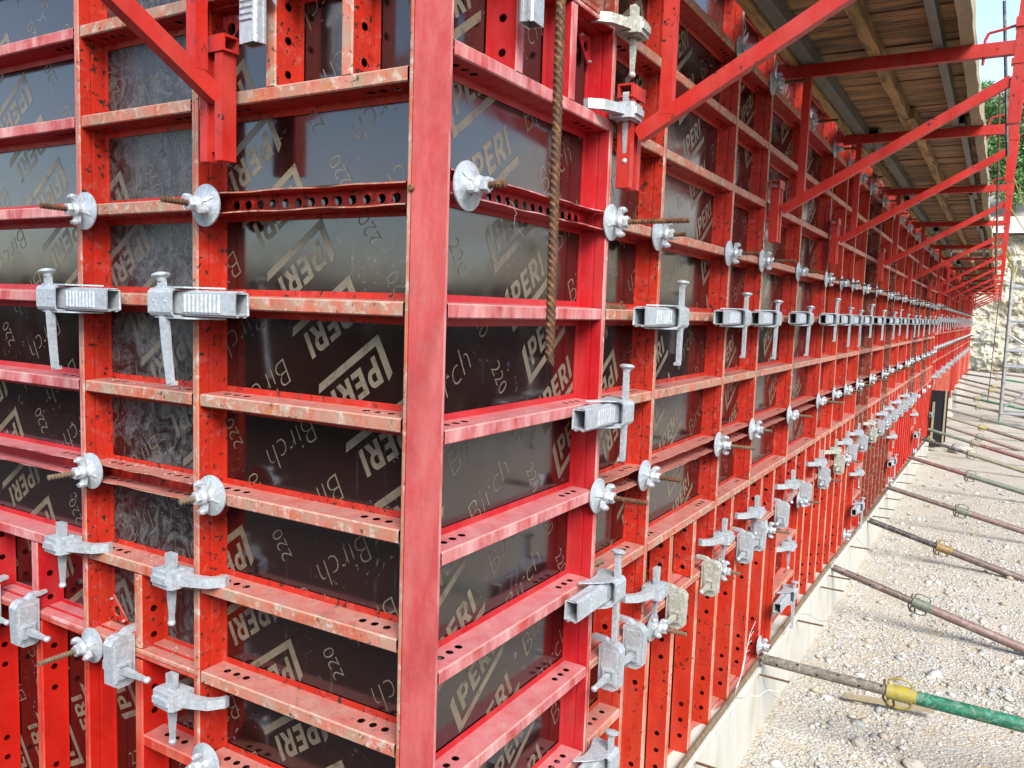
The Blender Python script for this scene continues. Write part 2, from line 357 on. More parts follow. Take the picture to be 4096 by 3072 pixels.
def gusset_mesh(mk):
    if ('g', mk) in _c: return _c['g', mk]
    b = MB(); pts = [(0, 0), (.10, 0), (.10, .018), (.018, .10), (0, .10)]
    for d in (.080, .086): pass
    # ring: outer polygon with a round opening
    c = (.040, .040); n = 16; ci = []; bo = []
    for k in range(n):
        an = 2 * math.pi * k / n; dx, dy = math.cos(an), math.sin(an); ci.append((c[0] + .020 * dx, c[1] + .020 * dy)); best = 9
        for i in range(5):
            p, q = Vector(pts[i]), Vector(pts[(i + 1) % 5]); e = q - p; den = dx * e.y - dy * e.x
            if abs(den) < 1e-9: continue
            t_ = ((p.x - c[0]) * e.y - (p.y - c[1]) * e.x) / den; s_ = ((p.x - c[0]) * dy - (p.y - c[1]) * dx) / den
            if t_ > 0 and -1e-6 <= s_ <= 1 + 1e-6: best = min(best, t_)
        bo.append((c[0] + best * dx, c[1] + best * dy))
    o = len(b.v)
    for y in (.078, .084): b.v += [(p, y, q) for p, q in ci] + [(p, y, q) for p, q in bo]
    for i in range(n):
        j = (i + 1) % n
        b.f += [(i, j, n + j, n + i), (2 * n + i, 3 * n + i, 3 * n + j, 2 * n + j), (i, 2 * n + i, 2 * n + j, j), (n + i, n + j, 3 * n + j, 3 * n + i)]; b.m += [0] * 4
    b.rev([(0, .005), (.008, .005)], (.085, .070, .012), (0, 1, 0), 8, 1); b.rev([(0, .005), (.008, .005)], (.012, .070, .085), (0, 1, 0), 8, 1)
    _c['g', mk] = b.mesh('gusset', [M_RED[mk], M_GALV]); return _c['g', mk]
def panel(loc, rz, Wd, z0, z1, struts, mk, label, group=None, ties=(), ribs=(), dirty=False, stamp=None, gussets=(), holes=True, ribx=None, shorts=(), cat='formwork panel', mk2=None):
    t = empty('formwork_panel', loc, rz, label=label, cat=cat, group=group)
    ob('frame', frame_mesh(Wd, z0, z1, mk), t)
    bd = ob('board', board_mesh(Wd, z0, z1, dirty), t)
    if stamp:
        pm = print_mesh(.03, Wd - .03, z0 + .03, z1 - .03, *stamp); pm.materials.append(M_PRINTD if dirty else M_PRINT); tag(ob('lettering', pm, bd), kind='stuff')
    sm = mk2 or mk; IN = .0215
    for z in struts:
        if z in ties: ob('channel', channel(Wd - 2 * IN, sm, z > 0), t, (IN, 0, z))
        else: ob('strut', hat(Wd - 2 * IN, sm, 'ends' if holes else ''), t, (IN, 0, z))
    for (x, a, b_, hk) in ribs:      # upright ribs
        ob('rib', hat(b_ - a, sm, hk if holes else ''), t, (x, 0, a), (0, -math.pi / 2, 0))
    for (xa, xb, z) in shorts: ob('strut', hat(xb - xa, sm, 'ends' if holes else ''), t, (xa, 0, z))
    for (cx, cz, sx, sz) in gussets:
        g_ = ob('gusset', gusset_mesh(mk), t, (cx, 0, cz)); g_.scale = (sx, 1, sz)
    return t
ZC = .021
def endribs(Wd, a, b_, xs=None):
    xs = xs or ([Wd / 2] if Wd < .75 else [Wd / 3, Wd * 2 / 3])
    return [(x, a, b_, 'mid') for x in xs]

# --- right wall: tall first panel, then the run of panels
rr1 = [.695, .347, 0, -.349, -.693, -1.04, -1.396, -1.745]
panel((0, 0, 0), 0, 1.036, -2.083, 1.047, rr1, 'new', 'crimson panel right of the corner post, crossed by a hanging rebar', ties=(.347,),
      ribs=endribs(1.036, .695 + ZC, 1.047 - .02, [.36, .71]), stamp=(0, (.162, .49), 1.), gussets=[(.992, 1.006, -1, -1)])
panel((0, 0, 0), 0, 1.036, 1.051, 2.4, [1.4, 1.75], 'brown', 'panel standing on top of the crimson corner panel, its worn bottom edge just in view', stamp=None)
J = [1.036, 1.602, 2.665, 3.38, 4.437, 5.56, 6.32, 7.0, 7.79, 8.86, 10.06, 10.83, 11.93, 13.23, 14.03, 15.22, 16.56, 17.9, 19.1, 20.05]
RZ = [1.40, 1.05, .70, .35, 0, -.351, -.695, -1.045]
mks = ['old', 'old', 'old', 'old', 'old', 'tier', 'old', 'tier', 'brown', 'tier', 'brown', 'tier', 'tier', 'old', 'brown', 'tier', 'brown', 'tier', 'tier']
stamps = {0: (2, (.33, -.14)), 1: (0, (.30, -.56)), 2: (0, (.2, -.2)), 3: (0, (.35, .1)), 4: (0, (.1, 0)), 5: (2, (.1, .2)), 6: (0, (.1, -.1)), 7: (0, (.3, 0))}
for i in range(len(J) - 1):
    wd = J[i + 1] - J[i]
    lb = '%s grid panel past the crimson one, %s' % (ORD[i], ['a narrow bay', 'with a pale reflection on its board', 'a narrow bay behind the second bracket', 'under the deck', 'under the deck edge', 'narrow and shaded', 'between bracket diagonals', 'small with distance', 'darker brownish red'][min(i, 8)])
    panel((J[i], 0, 0), 0, wd, -1.386, 1.745, RZ, mks[i], lb, 'upright panels of the long right wall', ties=(-.695,),
          ribs=endribs(wd, -1.386 + .02, -1.045 - ZC), stamp=(stamps[i] + (1.,)) if i in stamps else None, holes=i < 9)
# far section beyond the step
x = 20.35; k = 0
while x < 50:
    wd = random.choice([.9, 1.2, 1.2, 1.5]); 
    panel((x, .02, .06), 0, wd, -1.386, 1.745, RZ, random.choice(['clean', 'tier', 'clean', 'brown']), 'tiny far panel in the bright red run beyond the black stop boards', 'panels of the far wall section', holes=False)
    x += wd; k += 1
FAR_END = x
# --- left wall
LZ = [1.28, .955, .638, .319, 0, -.328, -.649, -.972]
l1 = [.638, .319, 0, -.328, -.649, -.972, -1.291, -1.61]
panel((0, 1.013, 0), LW['rz'], 1.013 - .121, -1.93, .965, l1, 'old', 'wide panel left of the corner post, large letters on its dark board', ties=(.319,),
      ribs=endribs(.892, .638 + ZC, .965 - .02, [.345, .65]), stamp=(2, (1.013 - .311, -.077), .94), gussets=[(.044, .925, 1, -1)])
panel((0, 1.013, 0), LW['rz'], 1.013 - .121, .969, 2.2, [1.29, 1.61], 'old', 'panel above the wide letter panel, hardly in view at the top edge')
panel((0, 1.659, 0), LW['rz'], .646, -1.29, 1.60, LZ, 'old', 'narrow mortar-smeared panel, second left of the corner post', ties=(-.649,), ribs=endribs(.646, -1.29 + .02, -.972 - ZC, [.32]),
      dirty=True, stamp=(2, (.22, .30), .94), gussets=[(.042, -1.25, 1, 1)])
panel((0, 2.72, 0), LW['rz'], 1.061, -1.29, 1.60, LZ, 'new', 'clean crimson panel at the left edge, pale sky mirrored in its board', ties=(-.649,), ribs=endribs(1.061, -1.29 + .02, -.972 - ZC, [.35, .71]),
      stamp=(2, (2.72 - 2.183, .901), .94), mk2='new')
panel((0, 3.78, 0), LW['rz'], 1.06, -1.29, 1.60, LZ, 'old', 'farthest left panel, just beyond the frame edge')
# lower tier, left
panel((0, 1.013 + .646, 0), LW['rz'], .645, -2.25, -1.294, [], 'clean', 'narrow bright red panel under the mortar-smeared one', ribs=[(.32, -2.25 + .02, -1.294 - .02, 'rib')], shorts=[(.345, .62, -1.62), (.345, .62, -1.95)], stamp=(1, (.2, -1.6), .9))
panel((0, 3.9, 0), LW['rz'], 2.24, -2.25, -1.294, [], 'clean', 'panel laid on its side at the lower left, bright red upright ribs', ribs=[(x, -2.25 + .02, -1.294 - .02, 'rib') for x in (.35, .75, 1.15, 1.53, 1.91)], stamp=(1, (.9, -1.7), .9))
# lower tier, right
def zb(x):
    xs = [-2, 2.8, 4.05, 6.5, 9.5, 12, 19.4, 20.5]; zs = [-2.36, -2.385, -2.425, -2.435, -2.52, -2.56, -2.77, -2.79]
    return float(np.interp(x, xs, zs))
def side_panel(xa, xb, mk, label, ribs, zbot=None, **k):
    zt = -1.390; z0 = zbot if zbot is not None else zb(xa) - .035
    return panel((xa, 0, 0), 0, xb - xa, z0, zt, [], mk, label, ribs=[(r_ - xa, z0 + .02, zt - .02, 'rib') for r_ in ribs], **k)
def upright_low(xa, xb, mk, label, **k):
    z0 = zb(xa) - .035
    return panel((xa, 0, 0), 0, xb - xa, z0, -1.390, [-1.72, -2.06], mk, label, **k)
upright_low(1.040, 1.40, 'tier', 'narrow orange upright panel at the base beside the tall crimson panel', mk2='tier')
side_panel(1.40, 4.27, 'tier', 'first panel laid on its side along the base, vermilion ribs nearest the corner', [1.70, 2.04, 2.41, 2.79, 3.17, 3.55, 3.92], group='panels laid on their side along the base')
upright_low(4.27, 5.0, 'tier', 'first upright filler panel of the base row, right after the nearest lying panel')
side_panel(5.0, 8.1, 'tier', 'second panel laid on its side along the base, behind the second prop', [5.27, 5.63, 6.0, 6.38, 6.75, 7.2, 7.53], group='panels laid on their side along the base', holes=True)
upright_low(8.1, 8.75, 'old', 'second upright filler panel of the base row')
side_panel(8.75, 11.55, 'brown', 'third panel laid on its side along the base, brownish red', [9.1, 9.5, 9.9, 10.3, 10.7, 11.1], group='panels laid on their side along the base', holes=False)
upright_low(11.55, 12.2, 'tier', 'third upright filler panel of the base row')
side_panel(12.2, 15.3, 'clean', 'fourth panel laid on its side along the base, bright red', [12.5, 12.9, 13.3, 13.7, 14.1, 14.5, 14.9], group='panels laid on their side along the base', holes=False)
upright_low(15.3, 15.95, 'tier', 'fourth upright filler panel of the base row')
side_panel(15.95, 20.05, 'clean', 'fifth panel laid on its side along the base, ending at the black stop boards', [16.3, 16.7, 17.1, 17.5, 17.9, 18.3, 18.7, 19.1, 19.5, 19.8], group='panels laid on their side along the base', holes=False)
x = 20.35
while x < 49:
    side_panel(x, x + 3.1, random.choice(['clean', 'tier']), 'tiny far panel laid on its side at the base beyond the stop boards', [x + .4 * q for q in range(1, 8)], zbot=-3.02, group='far panels laid on their side', holes=False); x += 3.12
# concrete behind the boards
b = MB(); b.box(.12, 50.5, .125, .45, -2.8, 1.6); b.box(.125, .45, .45, 6, -2.8, 1.6); tag(ob('concrete_wall', b.mesh('concrete_wall', M_CONC)), kind='structure')

# ------------------------------------------------------------------ hardware (built in the right wall's frame: x along, -y outward)
def threaded(L, r, name, m, y0=0):
    b = MB(); n = max(2, int(L / .011)); pr = []
    for i in range(n):
        a = -y0 + L * i / n; s_ = L / n; pr += [(a, r * .84), (a + s_ * .30, r * .84), (a + s_ * .42, r * 1.06), (a + s_ * .78, r * 1.06), (a + s_ * .9, r * .84)]
    b.rev(pr, (0, 0, 0), (0, -1, .0), 9); return b.mesh(name, m, smooth='auto')
def nut_meshes(m):
    b = MB()
    b.rev([(.000, .062), (.002, .068), (.007, .068), (.0095, .062), (.013, .040), (.024, .022), (.04, .018)], (0, 0, 0), (0, -1, 0), 28)
    for a in (30, 150, 270):                    # stiffening webs on the plate
        T = Matrix.Rotation(R(a), 4, 'Y')
        b.prism([(.015, -.008), (.060, -.0085), (.030, -.022), (.018, -.038)], -.0028, .0028, lambda p, q, t: T @ Vector((p, q, t)))
    plate = b.mesh('plate', m, smooth='auto')
    b = MB()
    b.rev([(.036, .020), (.040, .0225), (.072, .0225), (.075, .020)], (0, 0, 0), (0, -1, 0), 6)
    b.rev([(.030, .022), (.045, .028), (.056, .022)], (0, 0, 0), (0, -1, 0), 14)
    for s_ in (1, -1):
        b.bar((0, -.034, 0), (0, -.040, s_ * .042), .020, .018)
        b.rev([(0, .008), (.006, .0125), (.020, .0125), (.028, .009)], (0, -.030, s_ * .046), (0, -1, 0), 8)
        b.bar((0, -.046, s_ * .040), (0, -.062, s_ * .047), .015, .012)
    nut = b.mesh('wing_nut', m, smooth='auto')
    return plate, nut
NM = nut_meshes(M_GALV); ROD = {L: threaded(L, .0098, 'rod', M_RUST, -.05) for L in (.04, .08, .12, .16, .26)}; RODL = {L: threaded(L, .0098, 'rod', M_RUSTL, -.05) for L in (.04, .08, .12, .16, .26)}
def tie(x, z, wall, tilt, L, label, group=None, pale=False, y=0, sc=1.):
    loc = (x, -.0 + y, z) if wall == 'R' else (-.0 + y, x, z)
    t = empty('tie_nut', loc, 0 if wall == 'R' else -math.pi / 2, label=label, cat='wing nut', group=group)
    ob('plate', NM[0], t, (0, -.002, 0), (0, R(tilt), 0)); ob('wing_nut', NM[1], t, (0, -.002, 0), (0, R(tilt), 0))
    ob('threaded_rod', (RODL if pale else ROD)[L], t); t.scale = (sc,) * 3
    return t
tie(.088, .342, 'R', 70, .08, 'big white wing nut plate just right of the corner post')
tie(1.052, .345, 'R', 8, .26, 'wing nut at mid height on the crimson panel right edge, long rusty rod')
tie(1.545, .345, 'R', 8, .08, 'wing nut directly behind the long rusty rod, short stub end')
tie(1.036, -.695, 'R', 40, .16, 'lower wing nut at the crimson panel right edge, rod pointing right')
tie(1.52, -.695, 'R', 50, .12, 'lower wing nut at the second joint, second from the corner')
for i, xj in enumerate(J[2:]):
    n = i
    for zz, row, tl in ((.345, 'upper mid', 10), (-.695, 'lower mid', 12), (1.405, 'under-deck', 5)):
        if zz > 1 and xj < 2.9 and i == 0: pass
        far = xj > 9
        tie(xj - .055 if xj < 6 else xj - .04, zz + random.uniform(-.008, .008), 'R', random.choice([tl, tl + 25, -15, 60]), random.choice([.08, .12, .12, .16] if zz < 1 else [.12, .16]),
            ('small wing nut among the crowded far ones of the %s row' % row) if far else '%s wing nut of the %s row, counted from the third panel joint' % (ORD[n], row),
            'wing nuts of the %s row' % row, pale=zz < -.5)
for q in range(26):
    for zz, row in ((.40, 'upper mid'), (-.63, 'lower mid')):
        tie(20.5 + q * 1.13, zz, 'R', 0, .16, 'tiny wing nut on the far wall section beyond the stop boards', 'far wing nuts', y=.02)
tie(1.716, -1.44, 'R', 65, .12, 'white wing nut just below the panel joint line, nearest the corner', pale=True)
tie(2.757, -1.445, 'R', 20, .08, 'wing nut half hidden by a wedge clamp at the joint line', pale=True)
tie(3.857, -1.45, 'R', 0, .12, 'third wing nut along the lower joint line, beside two wedge clamps', pale=True)
for i, xx in enumerate([4.95, 6.0, 7.2, 8.3, 9.4, 10.6, 11.9, 13.2, 14.6, 16, 17.4, 18.8]):
    tie(xx, -1.45, 'R', random.choice([0, 30, 60]), .12, '%s wing nut along the lower joint line' % ORD[i + 3] if i < 6 else 'small far wing nut along the lower joint line', 'wing nuts on the lower joint line', pale=True)
for i, (xx, zz) in enumerate([(3.89, -2.29), (7.58, -2.33), (11.8, -2.44), (16.2, -2.58)]):
    tie(xx, zz, 'R', 0, .04, '%s wing nut low down just above the base rebar' % ORD[i], 'wing nuts above the base rebar')
tie(1.608, .315, 'L', -10, .12, 'wing nut on the left wall between clean and smeared panels, upper one')
tie(.95, .312, 'L', -60, .12, 'wing nut on the left wall beside the open channel end')
tie(1.595, -.645, 'L', -10, .12, 'lower wing nut between the clean and smeared panels', pale=True)
tie(.925, -.640, 'L', -10, .08, 'lower wing nut at the right edge of the smeared panel', pale=True)
tie(.118, .331, 'L', 0, .04, 'wing nut half hidden behind the left side of the corner post', y=.082)
tie(1.608, -1.325, 'L', -60, .16, 'wing nut under the smeared panel, long rod pointing left', pale=True)
tie(.957, -1.585, 'L', 10, .08, 'wing nut cut off by the bottom edge of the picture', pale=True)

# alignment coupler: square ribbed tube, bent housing, jaws and a hammer-headed wedge; open end towards -x
def coupler_meshes(sx):
    m = M_GALV; TL = -.385 if sx > 0 else -.315; X = lambda v: (v[0] * sx, v[1], v[2])
    b = MB(); fn = lambda p, q, t: X((t, p, q))
    o = [(-.106, -.041), (-.098, -.046), (-.048, -.046), (-.040, -.041), (-.040, .041), (-.048, .046), (-.098, .046), (-.106, .041)]
    i_ = [(-.099, -.036), (-.095, -.039), (-.051, -.039), (-.047, -.036), (-.047, .036), (-.051, .039), (-.095, .039), (-.099, .036)]
    n = 8; base = len(b.v)
    # wobbly open end, then the hollow tube
    for t in (TL, .16):
        b.v += [fn(p, q, t + (.004 * ((k % 3) - 1) if t < 0 else 0)) for k, (p, q) in enumerate(o)]
    for t in (TL, .10):
        b.v += [fn(p, q, t) for p, q in i_]
    for k in range(n):
        j = (k + 1) % n
        b.f += [(k, j, n + j, n + k), (2 * n + k, 3 * n + k, 3 * n + j, 2 * n + j), (k, 2 * n + k, 2 * n + j, j)]; b.m += [0] * 3
    b.f.append(tuple(n + k for k in range(n))); b.m.append(0); b.f.append(tuple(3 * n + k for k in range(n))); b.m.append(0)
    for k in range(9):                         # teeth pressed into the outer face
        x0 = -.235 + k * .024 if sx < 0 else -.24 + k * .024
        b.prism([(x0, -.105), (x0 + .006, -.1125), (x0 + .015, -.1125), (x0 + .021, -.105)], -.034, .034, lambda p, q, t: X((p, q, t)))
    for s_ in (1, -1): b.prism([(TL, .046), (TL, .050), (-.02, .050), (-.02, .046)], -.095, -.085, lambda p, q, t: X((p, t, s_ * q)))
    for s_ in (1, -1): b.prism([(TL, .046), (TL, .050), (-.02, .050), (-.02, .046)], -.062, -.052, lambda p, q, t: X((p, t, s_ * q)))
    bar = b.mesh('ribbed_bar', m)
    b = MB()
    for s_ in (1, -1):                          # jaw plates above and below, reaching to the panel frames
        pts = [(-.155, -.012), (-.14, -.006), (-.06, -.034), (.03, -.030), (.13, -.006), (.165, -.012), (.15, -.09), (.12, -.128), (.0, -.130), (-.045, -.120), (-.115, -.060)]
        b.prism(pts, .0565, .0625, lambda p, q, t: X((p, q, s_ * t)))
    jaws = b.mesh('jaw_plates', m)
    b = MB()
    oo = [(-.128, -.0565), (-.140, -.050), (-.146, -.038), (-.146, .038), (-.140, .050), (-.128, .0565)]
    ii = [(-.128, -.048), (-.133, -.044), (-.137, -.034), (-.137, .034), (-.133, .044), (-.128, .048)]
    ring = [(p, q) for p, q in oo] + [(p, q) for p, q in ii[::-1]]
    b.prism(ring, .0, .135, lambda p, q, t: X((t, p, q)))
    for s_ in (1, -1): b.prism([(-.128, .048), (-.128, .0565), (-.03, .0565), (-.03, .048)], .0, .135, lambda p, q, t: X((t, p, s_ * q)))
    b.box(*sorted((.137 * sx, .168 * sx)), -.126, -.03, -.044, .044)
    for xx in (.035, .105): b.rev([(0, .005), (.003, .005)], X((xx, -.146, .004)), (0, -1, 0), 8)
    hous = b.mesh('housing', m)
    b = MB(); prev = None; pts = [(.0, -.118, .165), (.002, -.118, .05), (0, -.118, -.06), (-.004, -.119, -.15), (-.014, -.122, -.245)]; ws = [.030, .036, .036, .030, .026]
    vs = []
    for (px, py, pz), w in zip(pts, ws): vs += [X((px + a * w / 2 + .065, py - .006 + c * .011, pz)) for a, c in ((-1, -1), (1, -1), (1, 1), (-1, 1))]
    fs = [(0, 1, 2, 3), (16, 19, 18, 17)]
    for k in range(4):
        for j in range(4): fs.append((4 * k + j, 4 * k + (j + 1) % 4, 4 * k + 4 + (j + 1) % 4, 4 * k + 4 + j))
    b.add(vs, fs); b.box(*sorted(((-.014 - .018 + .065) * sx, (-.014 + .018 + .065) * sx)), -.136, -.108, -.252, -.236)
    wed = b.mesh('wedge', m)
    b = MB(); b.rev([(0, .017), (.012, .020), (.022, .036), (.030, .036), (.036, .022)], X((.065, -.124, .158)), (.10 * sx, 0, 1), 14)
    head = b.mesh('hammer_head', m, smooth='auto')
    return bar, jaws, hous, wed, head
CM = {1: coupler_meshes(1), -1: coupler_meshes(-1)}
def coupler(x, z, wall, label, group=None, dz=0, vert=None, sc=1., y=0, lean=0, sq=1.):
    sx = 1 if wall == 'R' else -1
    sc *= .82; x += -.042 if wall == 'R' else -.035
    loc = (x, y, z) if wall == 'R' else (y, x, z)
    t = empty('alignment_coupler', loc, 0 if wall == 'R' else -math.pi / 2, label=label, cat='coupler', group=group)
    if vert: t.rotation_euler = (Matrix.Rotation(0 if wall == 'R' else -math.pi / 2, 3, 'Z') @ Matrix.Rotation(vert, 3, 'Y')).to_euler()
    for me, n in zip(CM[sx], ('ribbed_bar', 'jaw_plates', 'housing')): ob(n, me, t)
    w = ob('wedge', CM[sx][3], t, (0, 0, dz), (0, R(lean), 0)); ob('hammer_head', CM[sx][4], w)
    t.scale = (sc * sq, sc, sc)
    return t
coupler(1.602, -.004, 'R', 'alignment coupler on the middle row, nearest the corner on the right wall')
coupler(2.665, -.0, 'R', 'second coupler of the middle row counted from the corner post', 'couplers along the middle row', dz=-.02, sc=.97)
coupler(3.38, 0, 'R', 'third coupler of the middle row counted from the corner post', 'couplers along the middle row', dz=-.05, lean=4)
for i, xj in enumerate(J[4:]):
    coupler(xj - .04, .005, 'R', ('%s coupler of the middle row counted from the corner post' % ORD[i + 3]) if i < 9 else 'small coupler among the crowded far ones of the middle row',
            'couplers along the middle row', dz=random.uniform(-.09, .03), lean=random.uniform(-4, 9))
for q in range(25): coupler(20.6 + q * 1.15, .06, 'R', 'tiny coupler on the far wall section beyond the stop boards', 'far couplers', dz=random.uniform(-.1, .04), y=.02)
coupler(1.036, -.365, 'R', 'coupler on the right edge of the crimson panel, wedge standing tall', dz=.03, sq=.82)
coupler(1.036, -1.05, 'R', 'second lowest coupler on the crimson panel edge, above two wedge clamps', dz=.0, sq=.82)
coupler(1.050, -1.755, 'R', 'lowest coupler on the crimson panel edge, cut by the picture bottom', dz=-.03, sq=.82)
for i, (xx, zz) in enumerate([(4.50, -2.09), (8.15, -2.12), (11.62, -2.10), (15.95, -2.20), (20.1, -2.2)]):
    coupler(xx, zz, 'R', '%s coupler low down by the base rebar' % ORD[i], 'couplers by the base rebar', dz=-.06)
for q in range(6): coupler(22 + q * 3.6, -2.62, 'R', 'tiny coupler low on the far wall section', 'far low couplers', dz=-.05, y=.02)
coupler(1.659, -.004, 'L', 'left coupler on the left wall, between the clean and smeared panels', dz=-.06, lean=-5)
coupler(1.013, -.004, 'L', 'right coupler on the left wall, below the smeared board centre', dz=-.07, lean=-6)
coupler(.715, 1.0, 'L', 'ribbed coupler bar hanging upright at the top edge beside the left bracket', vert=-math.pi / 2 * -1 if False else math.pi / 2, dz=0, sc=.9)
coupler(.364, 1.117, 'R', 'coupler bar end hanging at the top edge right of the corner post', vert=-math.pi / 2, sc=.9)

# wedge clamp: cast arm reaching over the joint, slotted body, tapered wedge with a ball tip
def clamp_meshes(sx, m, wide=False):
    X = lambda v: (v[0] * sx, v[1], v[2])
    b = MB()
    body = [(-.086, -.010), (-.094, -.020), (-.096, -.066), (-.088, -.080), (-.012, -.086), (.002, -.078), (.006, -.050), (.004, -.006)]
    b.prism(body, -.024, .024, lambda p, q, t: X((p, q, t)))
    b.prism([(.0, -.062), (.040, -.048), (.088, -.028), (.120, .012), (.116, .030), (.104, .030), (.098, .012), (.078, -.008), (.040, -.018), (.0, -.020)], -.015, .015, lambda p, q, t: X((p, q, t)))
    for s_ in (1, -1):
        for (a0, a1, b0, b1) in ((-.074, -.066, -.074, -.022), (-.024, -.016, -.074, -.022), (-.066, -.024, -.074, -.066), (-.066, -.024, -.030, -.022)): b.box(*sorted((a0 * sx, a1 * sx)), b0, b1, *sorted((s_ * .024, s_ * .029)))
    b.prism([(-.084, -.078), (-.080, -.090), (-.014, -.092), (-.008, -.080)], -.010, .010, lambda p, q, t: X((p, q, t)))
    if wide:                                    # the broad form used across the horizontal joints
        b = MB(); b.prism([(-.100, -.012), (-.106, -.024), (-.106, -.062), (-.090, -.082), (.052, -.086), (.070, -.076), (.078, -.058), (.078, -.014), (.070, -.004), (-.090, -.004)], -.021, .021, lambda p, q, t: X((p, q, t)))
        b.prism([(.078, -.040), (.092, -.020), (.096, .028), (.084, .030), (.078, .004)], -.014, .014, lambda p, q, t: X((p, q, t)))
        b.prism([(-.084, -.074), (.056, -.074), (.056, -.016), (-.084, -.016)], -.0245, .0245, lambda p, q, t: X((p, q, t)))
        for s_ in (1, -1):
            for (a0, a1, b0, b1) in ((-.072, -.063, -.070, -.024), (-.027, -.018, -.070, -.024), (-.063, -.027, -.070, -.062), (-.063, -.027, -.032, -.024)): b.box(*sorted((a0 * sx, a1 * sx)), b0, b1, *sorted((s_ * .0245, s_ * .031)))
    bo = b.mesh('clamp_body', m)
    b = MB(); rings = [(.072, .016, .010), (.066, .017, .010), (.02, .015, .009), (-.06, .011, .008), (-.12, .0065, .006), (-.135, .0065, .006)]; vs = []; fs = []
    for z, w, d in rings: vs += [X((-.045 + a * w, -.046 + c * d, z)) for a, c in ((-1, -1), (1, -1), (1, 1), (-1, 1))]
    for k in range(5):
        for j in range(4): fs.append((4 * k + j, 4 * k + (j + 1) % 4, 4 * k + 4 + (j + 1) % 4, 4 * k + 4 + j))
    fs += [(0, 1, 2, 3), (20, 23, 22, 21)]; b.add(vs, fs)
    b.rev([(0, .004), (.003, .010), (.009, .012), (.015, .010), (.018, .004)], X((-.045, -.046, -.150)), (0, 0, 1), 10)
    we = b.mesh('wedge', m)
    return bo, we
KM = {(s_, y, w_): clamp_meshes(s_, M_GALVY if y else M_GALV, w_) for s_ in (1, -1) for y in (0, 1) for w_ in (False, True)}
def clamp(x, z, wall, label, group=None, turn=0, yel=0, flip=1, dz=0., sc=1.15, y=0):
    if wall == 'R' and turn == 0 and x > 1.2: x -= .05
    loc = (x, y, z) if wall == 'R' else (y, x, z)
    t = empty('wedge_clamp', loc, 0, label=label, cat='clamp', group=group)
    t.rotation_euler = (Matrix.Rotation(0 if wall == 'R' else -math.pi / 2, 3, 'Z') @ Matrix.Rotation(R(turn), 3, 'Y')).to_euler()
    bo, we = KM[flip, yel, abs(turn) == 90]; ob('clamp_body', bo, t); ob('wedge', we, t, (0, 0, dz)); t.scale = (sc * (.9 if abs(turn) == 90 else 1), sc, sc); return t
clamp(1.025, 1.045, 'R', 'yellowed wedge clamp at the top right corner of the crimson panel', yel=1, flip=-1)
clamp(.995, .740, 'R', 'wedge clamp touching the foot of the nearest right bracket', flip=-1, dz=-.01)
clamp(1.605, -1.225, 'R', 'upright wedge clamp right of the lowest two crimson panel couplers', flip=-1, dz=.02)
for i, xj in enumerate(J[2:14]):
    clamp(xj, -1.225, 'R', ('%s upright wedge clamp on the panel joints above the lower joint line' % ORD[i + 1]) if i < 6 else 'small far wedge clamp above the lower joint line', 'upright wedge clamps above the lower joint line', flip=-1, dz=.02, yel=i in (4, 7))
clamp(1.14, -1.388, 'R', 'wedge clamp gripping the joint line right beside the crimson panel', turn=90, flip=-1)
clamp(1.385, -1.388, 'R', 'grey wedge clamp between the crimson panel clamp and the white wing nut', turn=90, flip=-1)
clamp(1.915, -1.388, 'R', 'first yellowed wedge clamp on the lower joint line', turn=90, flip=-1, yel=1)
clamp(2.46, -1.388, 'R', 'second yellowed wedge clamp on the lower joint line', turn=90, flip=-1, yel=1)
clamp(3.16, -1.388, 'R', 'grey wedge clamp left of its neighbour at the third joint', turn=90, flip=-1)
clamp(3.48, -1.388, 'R', 'grey wedge clamp beside the third lower wing nut', turn=90, flip=-1)
for i in range(14):
    xx = 4.15 + i * .82
    clamp(xx, -1.388, 'R', ('%s small wedge clamp on the lower joint line past the third wing nut' % ORD[i]) if i < 6 else 'tiny wedge clamp far along the lower joint line', 'far wedge clamps on the lower joint line', turn=90, flip=-1, yel=i in (3, 6))
for i, (xx, zz) in enumerate([(4.46, -1.70), (8.1, -1.72), (11.6, -1.72), (15.4, -1.75)]):
    clamp(xx, zz, 'R', '%s wedge clamp on the upright filler panels of the base row' % ORD[i], 'wedge clamps on filler panels', flip=-1, dz=-.01)
for q in range(22): clamp(20.7 + q * 1.25, -1.33, 'R', 'tiny wedge clamp on the far wall section', 'far wedge clamps', turn=90 if q % 2 else 0, flip=-1, y=.02)
clamp(1.665, -.935, 'L', 'upright wedge clamp at the left edge of the smeared panel')
clamp(1.02, -.935, 'L', 'upright wedge clamp at the right edge of the smeared panel')
clamp(1.02, -1.36, 'L', 'lowest upright wedge clamp on the left wall')
clamp(1.99, -1.292, 'L', 'sideways wedge clamp at the lower left under the clean panel', turn=-90, flip=1)
clamp(1.37, -1.292, 'L', 'sideways wedge clamp under the middle of the smeared panel', turn=-90, flip=1)
clamp(2.28, -1.292, 'L', 'sideways wedge clamp cut by the left picture edge', turn=-90, flip=1)

